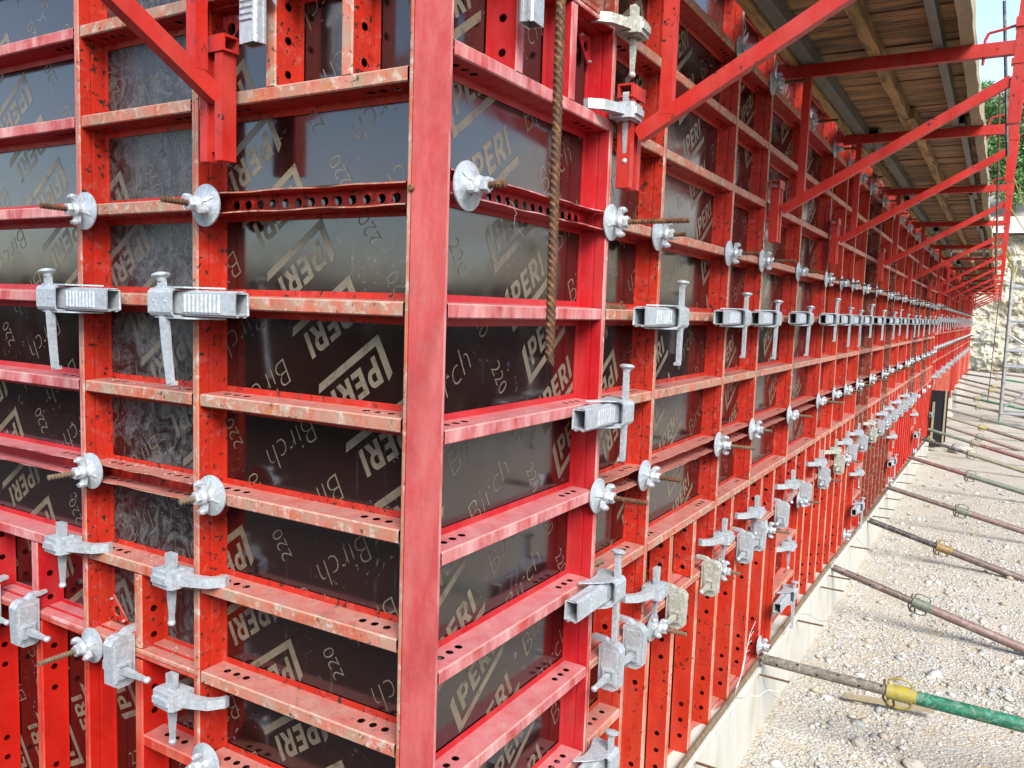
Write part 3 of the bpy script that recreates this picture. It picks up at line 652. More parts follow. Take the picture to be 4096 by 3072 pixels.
# ------------------------------------------------------------------ working platform brackets
def bracket_parts():
    m = M_RED['brk']; P = {}
    b = MB(); b.box(-.022, .022, -1.262, -.065, 1.447, 1.518); b.box(-.03, .03, -.065, -.01, 1.470, 1.535); b.rev([(0, .006), (.05, .006)], (-.025, -1.17, 1.487), (1, 0, 0), 8); P['ledger'] = b.mesh('ledger', m)
    b = MB(); b.box(-.021, .021, -.212, -.168, .73, 1.446); P['wall_tube'] = b.mesh('wall_tube', m)
    b = MB(); b.bar((.0, -.085, .665), (.0, -1.245, 1.315), .040, .055); P['diagonal'] = b.mesh('diagonal', m)
    b = MB()
    for s_ in (1, -1): b.box(s_ * .034 - .017, s_ * .034 + .017, -.075, -.022, .470, .792)
    b.box(-.016, .016, -.060, -.030, .50, .775); foot = b.mesh('foot_tubes', m); P['foot_tubes'] = foot
    b = MB(); o_ = [(-.080, .793), (-.020, .793), (-.020, .842), (-.080, .842)]; i_ = [(-.073, .800), (-.027, .800), (-.027, .835), (-.073, .835)]
    vs = [(xx, p, q) for xx in (-.062, .062) for p, q in o_] + [(xx, p, q) for xx in (-.062, .062) for p, q in i_]; fs = []
    for k in range(4):
        j = (k + 1) % 4; fs += [(k, j, 4 + j, 4 + k), (8 + k, 12 + k, 12 + j, 8 + j), (k, 8 + k, 8 + j, j), (4 + k, 4 + j, 12 + j, 12 + k)]
    b.add(vs, fs); P['cap_tube'] = b.mesh('cap_tube', m)
    b = MB(); b.box(-.030, .030, -1.300, -1.240, 1.085, 1.330); b.box(-.024, .024, -1.294, -1.246, 1.330, 1.64); b.box(-.028, .028, -1.310, -1.236, 1.395, 1.425); P['post_socket'] = b.mesh('post_socket', m)
    b = MB(); b.bar((0, -1.272, 1.60), (0, -1.325, 2.75), .045, .045); b.box(-.034, .034, -1.306, -1.242, 1.585, 1.63); P['guard_post'] = b.mesh('guard_post', m)
    b = MB(); b.tube([(0, -1.25, 1.60), (0, -1.18, 1.585), (0, -1.12, 1.575), (0, -1.105, 1.54), (0, -1.103, 1.41)], .0075, 8); P['hook_rod'] = b.mesh('hook_rod', m)
    return P
BP = bracket_parts()
def bracket(loc, rz, label, group=None):
    t = empty('platform_bracket', loc, rz, label=label, cat='bracket', group=group)
    for n, me in BP.items(): ob(n, me, t)
    return t
BX = [1.09, 3.42, 5.53, 8.65, 12.25, 16.5, 19.9, 23.8, 27.5, 31.3, 35, 38.5, 42, 45.5]
for i, bx_ in enumerate(BX):
    bracket((bx_, 0, 0), 0, ('%s red bracket holding the plank deck, counted from the corner post' % ORD[i]) if i < 8 else 'tiny far red bracket at the end of the deck row', 'brackets carrying the plank deck')
lb_ = bracket((0, .84, -.035), -math.pi / 2, 'red bracket on the left wall, diagonal rising to the top left')
for ch in lb_.children:
    if ch.name.startswith('wall_tube'): ch.location = (0, .065, 0)
    if ch.name.startswith('diagonal'): ch.location = (0, .03, 0)
# deck of planks and the beams under it
deck = empty('plank_deck', (0, 0, 0), 0, label='long deck of stained wooden planks on red brackets, seen from below', cat='deck')
x = 1.6; pl = []
for k in range(6):
    b = MB(); L = 1.04 + .02 * k; sag = random.uniform(-.004, .004); w = .198 - .01 * (k % 3)
    L = .945 + .006 * k; b.box(0, w, -L, 0, 0, .042); pl.append((b.mesh('plank', M_PLANK), w))
n = 0
while x < 46:
    if 19.0 < x < 19.6 or 21.2 < x < 21.6: x += .3; continue
    me, w = random.choice(pl)
    o = ob('plank', me, deck, (x, -.045 - random.uniform(0, .03), 1.607 + random.uniform(0, .010)), (random.uniform(-.006, .006), random.uniform(-.01, .01), random.uniform(-.012, .012)))
    x += w + random.uniform(.004, .016); n += 1
def beam(x0, x1, y, z, w, h, m, name, label, cat, group, yaw=0., hollow=False):
    b = MB()
    if hollow:
        t_ = .006; L = x1 - x0
        b.box(0, L, -w / 2, w / 2, 0, t_); b.box(0, L, -w / 2, -w / 2 + t_, t_, h); b.box(0, L, w / 2 - t_, w / 2, t_, h); b.box(0, L, -w / 2 + t_, w / 2 - t_, h - t_, h)
    else:
        L = x1 - x0; n = max(4, int(L / .15)); pr = random.random() * 9
        for s0 in range(n):
            pass
        vs = []
        for s0 in range(n + 1):
            xx = L * s0 / n; a = .003 * math.sin(xx * 5 + pr) + .003 * math.sin(xx * 13 + pr); c = .004 * math.sin(xx * 7 + 2 * pr)
            vs += [(xx, -w / 2 + a, c), (xx, w / 2 + a * .6, -c), (xx, w / 2 + c, h), (xx, -w / 2 + c, h)]
        fs = [(0, 3, 2, 1), tuple(4 * n + q for q in (0, 1, 2, 3))]
        for s0 in range(n):
            for j in range(4): fs.append((4 * s0 + j, 4 * s0 + (j + 1) % 4, 4 * s0 + 4 + (j + 1) % 4, 4 * s0 + 4 + j))
        b.add(vs, fs)
    o = ob(name, b.mesh(name, m), None, (x0, y, z), (0, 0, yaw)); return tag(o, label, cat, group)
Zb = 1.520
segs = [(1.2, 5.6), (5.3, 9.6), (9.3, 13.6), (13.3, 17.8), (17.4, 21.8), (22, 27), (26.8, 32), (31.8, 38), (37.7, 45)]
for i, (a, c) in enumerate(segs):
    o_ = .045 * (i % 2)
    w_ = ORD[i]
    beam(a, c, -.105 - .0 * o_, Zb, .06, .082, M_TIMB, 'timber_beam', '%s rough timber under the deck, right against the formwork wall' % w_, 'timber beam', 'timbers against the wall')
    beam(a + .4, c + .55, -.195 - o_ * 1.6, Zb, .078, .080, M_STEELG, 'steel_beam', '%s greenish steel box beam under the deck, on the wall side' % w_, 'steel beam', 'steel beams on the wall side', hollow=True)
    beam(a - .2, c - .1, -.545 - o_ * 1.2, Zb, .062, .080, M_TIMB, 'timber_beam', '%s rough timber under the middle of the deck' % w_, 'timber beam', 'timbers under the middle of the deck', yaw=-.004)
    beam(a + .1, c + .2, -.885 - o_ * .9, Zb, .045, .080, M_STEELG, 'steel_beam', '%s greenish steel box beam near the deck outer edge' % w_, 'steel beam', 'steel beams near the outer edge', hollow=True)
    beam(a, c + .1, -1.022 - o_ * .3, Zb + .002, .066, .118, M_PALE, 'timber_beam', '%s pale timber along the outer edge of the deck' % w_, 'timber beam', 'timbers along the outer edge')

# ------------------------------------------------------------------ hanging and base rebar
def rebar(p0, p1, r, m, label, cat='rebar', group=None, pitch=.017, n=10, name='reinforcement_bar', slant=.5):
    p0, p1 = Vector(p0), Vector(p1); L = (p1 - p0).length; k = int(L / pitch); b = MB()
    ax = (p1 - p0).normalized(); a = ax.orthogonal().normalized(); c = ax.cross(a); rows = []
    prof = []
    for i in range(k): prof += [(i * pitch, r * .93), (i * pitch + pitch * .35, r * .93), (i * pitch + pitch * .5, r * 1.07), (i * pitch + pitch * .72, r * 1.07), (i * pitch + pitch * .86, r * .93)]
    prof.append((L, r * .9))
    for d, q in prof:
        for j in range(n):
            an = 2 * math.pi * j / n
            dd = d + slant * r * math.sin(an) * (1 if d < L - .03 else 0)
            b.v.append(tuple(p0 + ax * dd + a * (q * math.cos(an)) + c * (q * math.sin(an))))
    for i in range(len(prof) - 1):
        for j in range(n): q = (j + 1) % n; b.f.append((i * n + j, i * n + q, (i + 1) * n + q, (i + 1) * n + j)); b.m.append(0)
    b.f.append(tuple(range(n))[::-1]); b.f.append(tuple((len(prof) - 1) * n + j for j in range(n))); b.m += [0, 0]
    o = ob(name, b.mesh(name, m, smooth='auto'), None); return tag(o, label, cat, group)
rebar((.170, -.235, -.130), (.150, -.235, 1.9), .0132, M_RUST, 'rusty ribbed bar hanging upright in front of the crimson panel', pitch=.019, slant=1.2)
pts = [-1.5, 2.7, 6.4, 9.2, 12, 18.8, 20]
for i in range(len(pts) - 1):
    a, c = pts[i], pts[i + 1]
    rebar((a, -.019 - .003 * (i % 2), zb(a) + .016), (c + .15, -.019 - .003 * (i % 2), zb(c) + .016 + .002 * (i % 2)), .0165, M_RUSTL, ['rusty bar along the base, nearest length, partly off the picture bottom', 'second length of the rusty bar along the base', 'third length of the rusty bar along the base', 'fourth length of the rusty bar along the base', 'fifth length of the rusty bar along the base', 'farthest short length of the bar along the base'][min(i, 5)], group='bars laid along the base', pitch=.018 if i < 3 else .06, n=8)
rebar((1.10, .045, .030), (1.33, .045, .030), .011, M_RUST, 'short rusty bar lying on a strut beside the crimson panel', pitch=.012)
rebar((1.08, .06, -1.012), (1.22, .045, -1.010), .010, M_RUSTL, 'short pale bar end lying above the second lowest coupler', pitch=.012)
for i, xx in enumerate([2.35, 3.72, 4.95, 5.95, 6.35, 7.7, 9.6, 10.2, 11.0, 12.6, 13.6, 15.2, 16.4, 18.4]):
    b = MB(); b.tube([(0, 0, 0), (-.01, -.20, .004)], .0075, 7)
    o = ob('dowel_bar', b.mesh('dowel_bar', M_RUST), None, (xx, -.06, zb(xx) - .012)); tag(o, ('%s short rusty dowel sticking out over the footing' % ORD[i]) if i < 9 else 'tiny far dowel sticking out over the footing', 'dowel', 'dowels over the footing')
def squig(name, p0, n, amp, r, m, label, cat, seed, grav=(0, 0, -1)):
    rn = random.Random(seed); p = Vector(p0); P = [p.copy()]; d = Vector((rn.uniform(-1, 1), -.5, rn.uniform(-1, 1))).normalized()
    for i in range(n):
        d = (d + Vector((rn.uniform(-1, 1), rn.uniform(-.8, .6), rn.uniform(-1, 1))) * .8 + Vector(grav) * .15).normalized(); p = p + d * amp; P.append(p.copy())
    b = MB(); b.tube(P, r, 5); return tag(ob(name, b.mesh(name, m)), label, cat)
for i, (xx, zz, m_, lb, cat, sd_) in enumerate([(3.02, -2.30, M_STRING, 'white string knotted round the base rebar, nearest', 'string', 3), (6.35, -2.34, M_STRING, 'white string knotted on the rebar before the second prop', 'string', 5),
        (3.80, -2.33, M_WIRE, 'loose tie wire at the head of the nearest prop', 'wire', 8), (4.85, -2.36, M_WIRE, 'loose tie wire between the first two props', 'wire', 11), (7.9, -2.42, M_WIRE, 'loose tie wire hanging beyond the second prop', 'wire', 13), (9.1, -2.46, M_WIRE, 'loose tie wire at the head of the third prop', 'wire', 15)]):
    squig('string_knot' if m_ is M_STRING else 'wire_twist', (xx, -.075, zz + .01), 16 if m_ is M_STRING else 9, .026 if m_ is M_STRING else .05, .0022 if m_ is M_STRING else .0016, m_, lb, cat, sd_)
b = MB()
for k in range(4):
    a = .03 * k; b.tube([(3.02, -.075, -2.29), (3.0 - .02 * k, -.10, -2.20), (3.02, -.11, -2.12 - .01 * k), (3.16 + a, -.09, -2.06 + .03 * k), (3.30 + .04 * k, -.08, -2.10 + .05 * k)], .0018, 5)
b.tube([(3.02, -.08, -2.31), (3.0, -.09, -2.42), (2.99, -.1, -2.62)], .0018, 5)
tag(ob('loose_string', b.mesh('loose_string', M_STRING)), 'loose white string ends sticking up over the nearest knot', 'string')
squig('wire_twist', (.30, -.01, .33), 12, .012, .0012, M_WIRE, 'small tangle of wire behind the hanging rebar', 'wire', 21)

# ------------------------------------------------------------------ steel props from the wall base to the ground
def prop(x, z0, slope, cy, mi, mc, mo, label, Lend=3.2, group='props shoring the wall base'):
    t = empty('steel_prop', (x, -.06, z0), 0, label=label, cat='prop', group=group)
    d = Vector((0, -1, -slope)).normalized(); at = lambda s_: Vector((0, 0, 0)) + d * s_
    t.rotation_euler = (0, 0, 0)
    b = MB(); b.rev([(0, .034), (cy + .02, .034)], at(0), d, 16); inn = ob('inner_tube', b.mesh('inner_tube', M_T[mi], smooth='auto'), t)
    b = MB()
    for k in range(9):
        s_ = .10 + k * .13
        if s_ > cy - .03: break
        for sd_ in ((-.55, -.1, .8),) if k % 2 else ((-.9, 0, -.1), (.1, 0, .99)):
            q = Vector(sd_).normalized()
            q = (q - d * q.dot(d)).normalized(); b.rev([(.0, .0085), (.0008, .0085)], at(s_) + q * .0336, q, 8)
    tag(ob('pin_holes', b.mesh('pin_holes', M_BLACK), inn), kind='stuff')
    b = MB(); b.rev([(0, .038), (.004, .050), (.150, .050), (.155, .044)], at(cy), d, 18)
    b.rev([(0, .043), (.022, .043)], at(cy + .155), d, 16)
    col = ob('collar', b.mesh('collar', M_T[mc], smooth='auto'), t)
    side = d.cross(Vector((1, 0, 0))).normalized()
    for s_ in (1, -1):
        b = MB(); P = []
        for k in range(15):
            an = math.pi * 2 * k / 14; P.append(at(cy + .078 + .070 * math.cos(an)) + side * (s_ * (.066 + .030 * math.sin(an) * s_)))
        b.tube(P, .007, 6); ob('handle', b.mesh('handle', M_T[mc]), col)
    b = MB(); b.rev([(0, .043), (Lend - cy - .18, .043)], at(cy + .178), d, 18); ob('outer_tube', b.mesh('outer_tube', M_T[mo], smooth='auto'), t)
    b = MB(); q = at(cy - .015); b.tube([q + side * .07, q + side * .045, q - side * .055, q - side * .10 + d * .03, q - side * .09 + d * .07, q - side * .055 + d * .06], .0075, 7); ob('pin', b.mesh('pin', M_RUST), t)
    return t
PR = [(3.80, -2.345, .012, .78, 'greybrown', 'yellow', 'green', 'nearest prop, yellow collar and bright green outer tube'),
      (6.60, -2.43, .262, .74, 'brown', 'ggreen', 'pink', 'second prop, brown tube with grey-green collar'),
      (9.20, -2.50, .255, .80, 'black', 'ochre', 'brown', 'third prop, black inner tube and ochre collar'),
      (11.17, -2.42, .215, .92, 'brown', 'ggreen', 'pink', 'fourth prop, reddish inner tube and pale grey collar'),
      (14.42, -2.43, .222, .95, 'red', 'ggreen', 'ggreen', 'fifth prop, dark red inner tube, handles standing out'),
      (17.40, -2.46, .245, .90, 'black', 'beige', 'beige', 'sixth prop, black inner tube and beige outer tube'),
      (19.20, -2.46, .24, .92, 'ggreen', 'beige', 'red', 'seventh prop from the corner, grey-green then dull red'),
      (21.9, -2.60, .26, .98, 'pink', 'ggreen', 'pink', 'eighth prop from the corner, dull pinkish tubes'), (24.2, -2.62, .24, 1.0, 'beige', 'yellow', 'brown', 'ninth prop with a small yellow collar'),
      (26.3, -2.62, .20, 1.0, 'greybrown', 'beige', 'ggreen', 'tenth prop, dull grey brown'), (28.6, -2.55, .17, .8, 'black', 'beige', 'beige', 'eleventh prop, dark and beige'),
      (30.8, -2.5, .16, .7, 'brown', 'yellow', 'green', 'twelfth prop, thin green tube far away'), (33.2, -2.45, .2, .9, 'brown', 'ggreen', 'greybrown', 'thirteenth prop, thin brown line far away'),
      (36, -2.4, .22, 1.1, 'pink', 'yellow', 'pink', 'fourteenth prop, faint pink line far away'), (38.5, -2.4, .2, 1.2, 'black', 'yellow', 'brown', 'fifteenth prop, thin dark line far away'),
      (41.5, -2.35, .1, 1.3, 'black', 'ochre', 'green', 'sixteenth prop, near the far end'), (44.5, -2.3, .08, 1.2, 'brown', 'ochre', 'pink', 'seventeenth prop, farthest of all')]
for p_ in PR: prop(*p_, Lend=2.2 if 4 < p_[0] < 14 else 3.4 if p_[0] < 4 else 3.2)

# ------------------------------------------------------------------ footing, ground, gravel
GZ = -2.89
b = MB(); xs = [-1.6, 1, 2.7, 4.5, 6.4, 9.2, 12, 15, 18.8, 20.05]
for a, c in zip(xs[:-1], xs[1:]):
    vs = []
    for xx in (a, c):
        w = .004 * math.sin(xx * 3); vs += [(xx, -.052 + w, GZ - .6), (xx, -.052 + w, zb(xx) - .012), (xx, -.044, zb(xx) - .004), (xx, .5, zb(xx) - .004), (xx, .5, GZ - .6)]
    b.add(vs, [(0, 1, 6, 5), (1, 2, 7, 6), (2, 3, 8, 7), (3, 4, 9, 8)])
b.add([(20.05, -.052, GZ - .6), (20.05, -.052, zb(20) - .01), (20.05, .5, zb(20) - .01), (20.05, .5, GZ - .6)], [(0, 1, 2, 3)])
tag(ob('concrete_footing', b.mesh('concrete_footing', M_CONC)), 'pale concrete footing under the right wall, behind the props', 'footing')
for i, xx in enumerate([21.0, 24.5, 28, 31.5, 35, 38.5, 42]):
    b = MB(); b.box(-.2, .25, -.16, .3, 0, .55); b.box(-.26, .31, -.2, .3, -.02, .05)
    o = ob('concrete_pier', b.mesh('concrete_pier', M_CONC), None, (xx, -.02, -3.0)); b2 = 0
    tag(o, ('%s pale concrete pier below the far wall section' % ORD[i]) if i < 4 else 'tiny far concrete pier', 'pier', 'piers below the far wall')
b = MB(); b.box(0, .03, -.33, -.02, -2.98, -1.62); b.box(.033, .12, -.31, -.28, -2.95, -1.66); b.box(.033, .12, -.08, -.05, -2.95, -1.66)
tag(ob('stop_board', b.mesh('stop_board', [M_BLACK]), None, (20.12, 0, 0)), 'black upright board closing the end of the near base row', 'board')
b = MB(); b.box(0, .03, -.36, -.02, -2.95, -1.68); tag(ob('stop_board', b.mesh('stop_board', [M_BLACK]), None, (20.9, 0, 0)), 'second black board just behind the first one', 'board')
b = MB(); b.box(-.02, 0, -.36, -.32, -2.9, -1.60); b.box(-.02, 0, -.12, -.07, -2.9, -1.9); tag(ob('wood_batten', b.mesh('wood_batten', M_PALE), None, (20.1, 0, 0)), 'pale battens nailed to the first black board', 'batten')
b = MB(); b.bar((18.6, -.12, -2.55), (18.75, -.5, -2.86), .05, .02); tag(ob('wood_stake', b.mesh('wood_stake', M_PALE)), 'thin pale stake leaning on the footing end', 'stake')
b = MB(); b.box(0, .055, -.62, 0, 0, .022); tag(ob('ground_plank', b.mesh('ground_plank', M_PALE), None, (4.66, -.48, GZ + .03), (R(-2), 0, R(7))), 'short pale board lying on the gravel under the yellow collar', 'plank')

def ground_mat():
    m, t, b_ = mat('site_ground'); g = G(t)
    c = g.mix(g.ramp(g.noise(.9, 6, .65), .35, .65), (.33, .30, .245), (.42, .395, .345))
    c = g.mix(g.ramp(g.noise(7, 6, .7), .45, .7), c, (.36, .27, .155))
    v = g.new('ShaderNodeTexVoronoi'); v.inputs['Scale'].default_value = 42; g.link(g.p.outputs['Position'], v.inputs['Vector'])
    hsv = g.new('ShaderNodeSeparateColor'); g.link(v.outputs['Color'], hsv.inputs[0])
    st = g.mix(hsv.outputs[0], (.20, .21, .205), (.48, .46, .40))
    c = g.mix(g.mul(g.ramp(v.outputs['Distance'], .25, .6, 1, 0), .75), c, st)
    g.link(c, b_.inputs['Base Color']); b_.inputs['Roughness'].default_value = .9
    g.bump(v.outputs['Distance'], .8, b_, -.012); return m
M_GROUND = ground_mat()
# ground sheet: fine grid near the gravel, then out to the horizon
def gh(x, y): return GZ - .013 * min(max(x - 4, 0), 24) + .03 * noise.noise((x * .7, y * .7, 3)) + .016 * noise.noise((x * 3, y * 3, 7)) - (0.0 if x < 20 else 0)
b = MB(); gx = sorted(set([-300, -60, -20, -8, -3] + [round(v, 3) for v in np.arange(-1, 16, .16)] + [round(v, 2) for v in np.arange(16, 64, 1.2)] + [70, 120, 300, 600]))
gy = sorted(set([-300, -60, -20, -9] + [round(v, 3) for v in np.arange(-5, .6, .16)] + [1.5, 4, 12, 60, 300]))
nx, ny = len(gx), len(gy)
for X_ in gx:
    for Y_ in gy: b.v.append((X_, Y_, gh(X_, Y_)))
for i in range(nx - 1):
    for j in range(ny - 1): b.f.append((i * ny + j, (i + 1) * ny + j, (i + 1) * ny + j + 1, i * ny + j + 1)); b.m.append(0)
tag(ob('ground', b.mesh('ground', M_GROUND, smooth=True, fix=False)), kind='structure')
M_DARKG = simple('dark_reflected_ground', (.050, .034, .024), .8, 0, .4, 1.5, .6, 8, second=(.07, .05, .035), thr=(.5, .65))  # unseen dark sheet over the ground, added to darken the lower board reflections
b = MB(); N = 24
for i in range(N + 1):
    for j in range(N + 1):
        X_ = -60 + 60.9 * (i / N) ** .35 + (.25 * noise.noise((j * .9, 2, 1)) if i == N else 0); Y_ = -60 + 140 * j / N
        b.v.append((X_, Y_, GZ + .055 + .02 * noise.noise((X_, Y_, 0))))
for i in range(N):
    for j in range(N): b.f.append((i * (N + 1) + j, (i + 1) * (N + 1) + j, (i + 1) * (N + 1) + j + 1, i * (N + 1) + j + 1)); b.m.append(0)
tag(ob('added_dark_ground', b.mesh('added_dark_ground', M_DARKG)), kind='structure')
# gravel stones
def stone_mat():
    m, t, b_ = mat('gravel_stone'); g = G(t)
    a = g.new('ShaderNodeVertexColor'); a.layer_name = 'col'
    c = g.mix(g.ramp(g.noise(60, 4), .35, .65), a.outputs[0], (.36, .34, .30)); c = g.mix(.75, c, a.outputs[0])
    g.link(c, b_.inputs['Base Color']); b_.inputs['Roughness'].default_value = .85; g.bump(g.noise(90, 4), .4, b_, .004); return m
def gravel():
    rng = np.random.default_rng(5)
    bm = bmesh.new(); bmesh.ops.create_icosphere(bm, subdivisions=1, radius=1); bv = np.array([v.co[:] for v in bm.verts]); bf = np.array([[v.index for v in f.verts] for f in bm.faces]); bm.free()
    n = 56000; u = rng.random(n)
    X = 2.0 + 16 * u ** 1.5; Y = -.10 - rng.random(n) * (2.2 + .03 * X); big = rng.random(n)
    # patches of bare sand
    ns = np.array([noise.noise((x * 1.1, y * 1.1, 5)) for x, y in zip(X, Y)]); keep = (ns < .16) | (rng.random(n) < .25); keep &= ~((X > 13) & (rng.random(n) < (X - 13) / 5))
    X, Y, big = X[keep], Y[keep], big[keep]; n = len(X)
    s = .004 + .007 * rng.random(n) + .014 * (big > .92) * rng.random(n) + .022 * (big > .996)
    sc = np.stack([s * rng.uniform(.8, 1.6, n), s * rng.uniform(.7, 1.3, n), s * rng.uniform(.35, .8, n)], 1)
    V = bv[None] * (1 + .28 * (rng.random((n, 12, 1)) - .5)) * sc[:, None, :]
    a = rng.random(n) * 6.283; ca, sa = np.cos(a)[:, None], np.sin(a)[:, None]
    x, y = V[..., 0] * ca - V[..., 1] * sa, V[..., 0] * sa + V[..., 1] * ca
    tl = rng.uniform(-.5, .5, n)[:, None]; z = V[..., 2] + x * tl
    g_ = np.array([gh(p, q) for p, q in zip(X, Y)])
    P = np.stack([x + X[:, None], y + Y[:, None], z + (g_ + s * .25)[:, None]], 2).reshape(-1, 3)
    F = (bf[None] + (np.arange(n) * 12)[:, None, None]).reshape(-1, 3)
    me = bpy.data.meshes.new('gravel'); me.vertices.add(len(P)); me.vertices.foreach_set('co', P.ravel()); me.loops.add(F.size); me.loops.foreach_set('vertex_index', F.ravel())
    me.polygons.add(len(F)); me.polygons.foreach_set('loop_start', np.arange(len(F)) * 3); me.update(calc_edges=True)
    base = np.array([(.62, .60, .53), (.40, .42, .42), (.50, .43, .30), (.30, .31, .31), (.72, .70, .66), (.55, .47, .38)])[rng.choice(6, n, p=[.3, .16, .15, .07, .22, .1])] * rng.uniform(.85, 1.1, (n, 1)) * .66
    c = np.concatenate([np.repeat(base, 12, 0), np.ones((n * 12, 1))], 1).astype(np.float32)
    ca_ = me.color_attributes.new('col', 'FLOAT_COLOR', 'POINT'); ca_.data.foreach_set('color', c.ravel())
    me.materials.append(stone_mat()); return me
tag(ob('gravel', gravel()), 'loose pale gravel and stones beside the footing', 'gravel', kind='stuff')
def rock(name, loc, s, seed, label, m):
    bm = bmesh.new(); bmesh.ops.create_icosphere(bm, subdivisions=3, radius=1)
    for v in bm.verts:
        f = 1 + .35 * noise.noise(v.co * 1.1 + Vector((seed, 0, 0))) + .12 * noise.noise(v.co * 3 + Vector((seed, 5, 0))); v.co = Vector((v.co.x * s[0], v.co.y * s[1], v.co.z * s[2])) * f
    me = bpy.data.meshes.new(name); bm.to_mesh(me); bm.free(); me.materials.append(m); return tag(ob(name, me, None, loc), label, 'rock')
M_ROCK = simple('pale_rock', (.58, .54, .45), .9, 0, .2, 9, .6, 40, second=(.44, .42, .36))
rock('rock', (4.05, -.68, GZ + .015), (.05, .045, .045), 1, 'pale fist-sized rock on the gravel below the nearest prop', M_ROCK)
rock('rock', (3.95, -1.02, GZ + .01), (.08, .06, .045), 2, 'flat grey rock near the lower edge of the gravel', M_ROCK)
rock('rock', (20.5, -.75, GZ - .18), (.35, .3, .2), 3, 'large pale boulder beyond the footing end', M_ROCK)
def crumbs():
    rng = np.random.default_rng(3); V = []; F = []; C6 = [(1, 0, 0), (-1, 0, 0), (0, 1, 0), (0, -1, 0), (0, 0, 1), (0, 0, -1)]; T8 = [(0, 2, 4), (2, 1, 4), (1, 3, 4), (3, 0, 4), (2, 0, 5), (1, 2, 5), (3, 1, 5), (0, 3, 5)]
    def put(p, s_):
        o = len(V); a = rng.uniform(0, 6.28); ca, sa = math.cos(a), math.sin(a); q = rng.uniform(.6, 1.3, 3)
        for c in C6: x_, y_ = c[0] * ca - c[1] * sa, c[0] * sa + c[1] * ca; V.append((p[0] + x_ * s_ * q[0], p[1] + y_ * s_ * q[1], p[2] + c[2] * s_ * q[2] * .7))
        F.extend(tuple(i + o for i in f) for f in T8)
    for z in (-.328, -.649, -.972, -1.265):
        for k in range(70): put((.02 + .075 * rng.random() ** .6, 1.04 + .58 * rng.random(), z + (.024 if z > -1.2 else .0) + (.010 if z == -.649 else 0)), .0015 + .004 * rng.random() ** 2)
    for z in (-.328, -.972, -1.291):
        for k in range(30): put((.03 + .06 * rng.random() ** .6, .2 + .78 * rng.random(), z + .023), .001 + .0026 * rng.random() ** 2)
    for z in (-.349, -.693, -1.04, -1.396):
        for k in range(30): put((.06 + .9 * rng.random(), .02 + .07 * rng.random() ** .6, z + .023), .001 + .0026 * rng.random() ** 2)
    me = bpy.data.meshes.new('mortar_crumbs'); me.from_pydata(V, [], F); me.materials.append(simple('dry_mortar', (.55, .48, .38), .9, 0, .3, 30)); return me
tag(ob('mortar_crumbs', crumbs()), 'dry mortar crumbs and grit lying on the rails', 'crumbs', kind='stuff')
# ------------------------------------------------------------------ cut rock bank behind, banks around the pit
def bank_mat():
    m, t, b_ = mat('cut_rock'); g = G(t)
    c = g.mix(g.ramp(g.noise(.5, 6, .7), .4, .62), (.78, .71, .54), (.62, .55, .40))
    c = g.mix(g.ramp(g.noise(1.1, 7, .72, stretch=(1, 1, 1.7), dist=.6), .50, .60), c, (.42, .41, .38))
    c = g.mix(g.ramp(g.noise(3.5, 6, .75), .58, .68), c, (.68, .64, .55))
    g.link(c, b_.inputs['Base Color']); b_.inputs['Roughness'].default_value = .95; g.bump(g.noise(2.2, 9, .75, stretch=(1, 1, 1.6)), 1., b_, .5); return m
ys = sorted(set([round(v, 2) for v in np.arange(-40, 16, 2.)] + [round(v, 3) for v in np.arange(-7, 3, .11)])); zs = np.concatenate([np.arange(0, 1.001, .011)])
b = MB()
for y_ in ys:
    for s_ in zs:
        z = -3.3 + 9.9 * s_; dd = 62 + 4.5 * s_ ** 1.3
        p = Vector((0, y_ * .35, z * .45)); n1 = noise.fractal(p * 1.6, .8, 2.2, 7) * 1.0 + noise.fractal(Vector((1, y_ * 2.6 + z * 1.4, z * 3.0)), .7, 2.1, 4) * .17
        b.v.append((dd - n1, y_ + .2 * noise.noise(Vector((9, y_ * 2, z * 2))), z))
nz = len(zs)
for i in range(len(ys) - 1):
    for j in range(nz - 1): b.f.append((i * nz + j, i * nz + j + 1, (i + 1) * nz + j + 1, (i + 1) * nz + j)); b.m.append(0)
M_BANK = bank_mat(); tag(ob('rock_cliff', b.mesh('rock_cliff', M_BANK)), kind='structure')
M_SAND = simple('bright_sand', (.74, .70, .62), .9, 0, .12, .6, .6, 3, second=(.60, .55, .46), thr=(.55, .7))
b = MB(); b.add([(65.0, -60, 6.45), (65.0, 30, 6.45), (84, 30, 9.6), (84, -60, 9.6)], [(0, 1, 2, 3)]); b.add([(84, -60, 9.6), (84, 30, 9.6), (140, 40, 34), (140, -80, 34)], [(0, 1, 2, 3)])
tag(ob('hill_terrace', b.mesh('hill_terrace', M_SAND)), kind='structure')
M_EARTH = simple('dark_earth', (.10, .075, .045), .95, 0, .4, 1.2, .8, 4, second=(.045, .06, .025), thr=(.48, .6))
M_EARTH2 = simple('tan_earth', (.17, .13, .10), .95, 0, .4, 1.2, .8, 4, second=(.10, .09, .065), thr=(.48, .6))
def bank(p, q, out, h, m, name):
    b = MB(); N = 40; p, q, out = Vector(p), Vector(q), Vector(out)
    for i in range(N + 1):
        for j in range(9):
            s_ = j / 8; c = p.lerp(q, i / N) + out * (s_ * h * .7); c += out * noise.noise(Vector((i * .5, j * .6, h))) * .8; c.z = GZ - .1 + s_ * h + .5 * noise.noise(Vector((i * .3, j, 1))) * s_
            b.v.append(tuple(c))
    for i in range(N):
        for j in range(8): b.f.append((i * 9 + j, i * 9 + j + 1, (i + 1) * 9 + j + 1, (i + 1) * 9 + j)); b.m.append(0)
    tag(ob(name, b.mesh(name, m, smooth=True)), kind='structure')
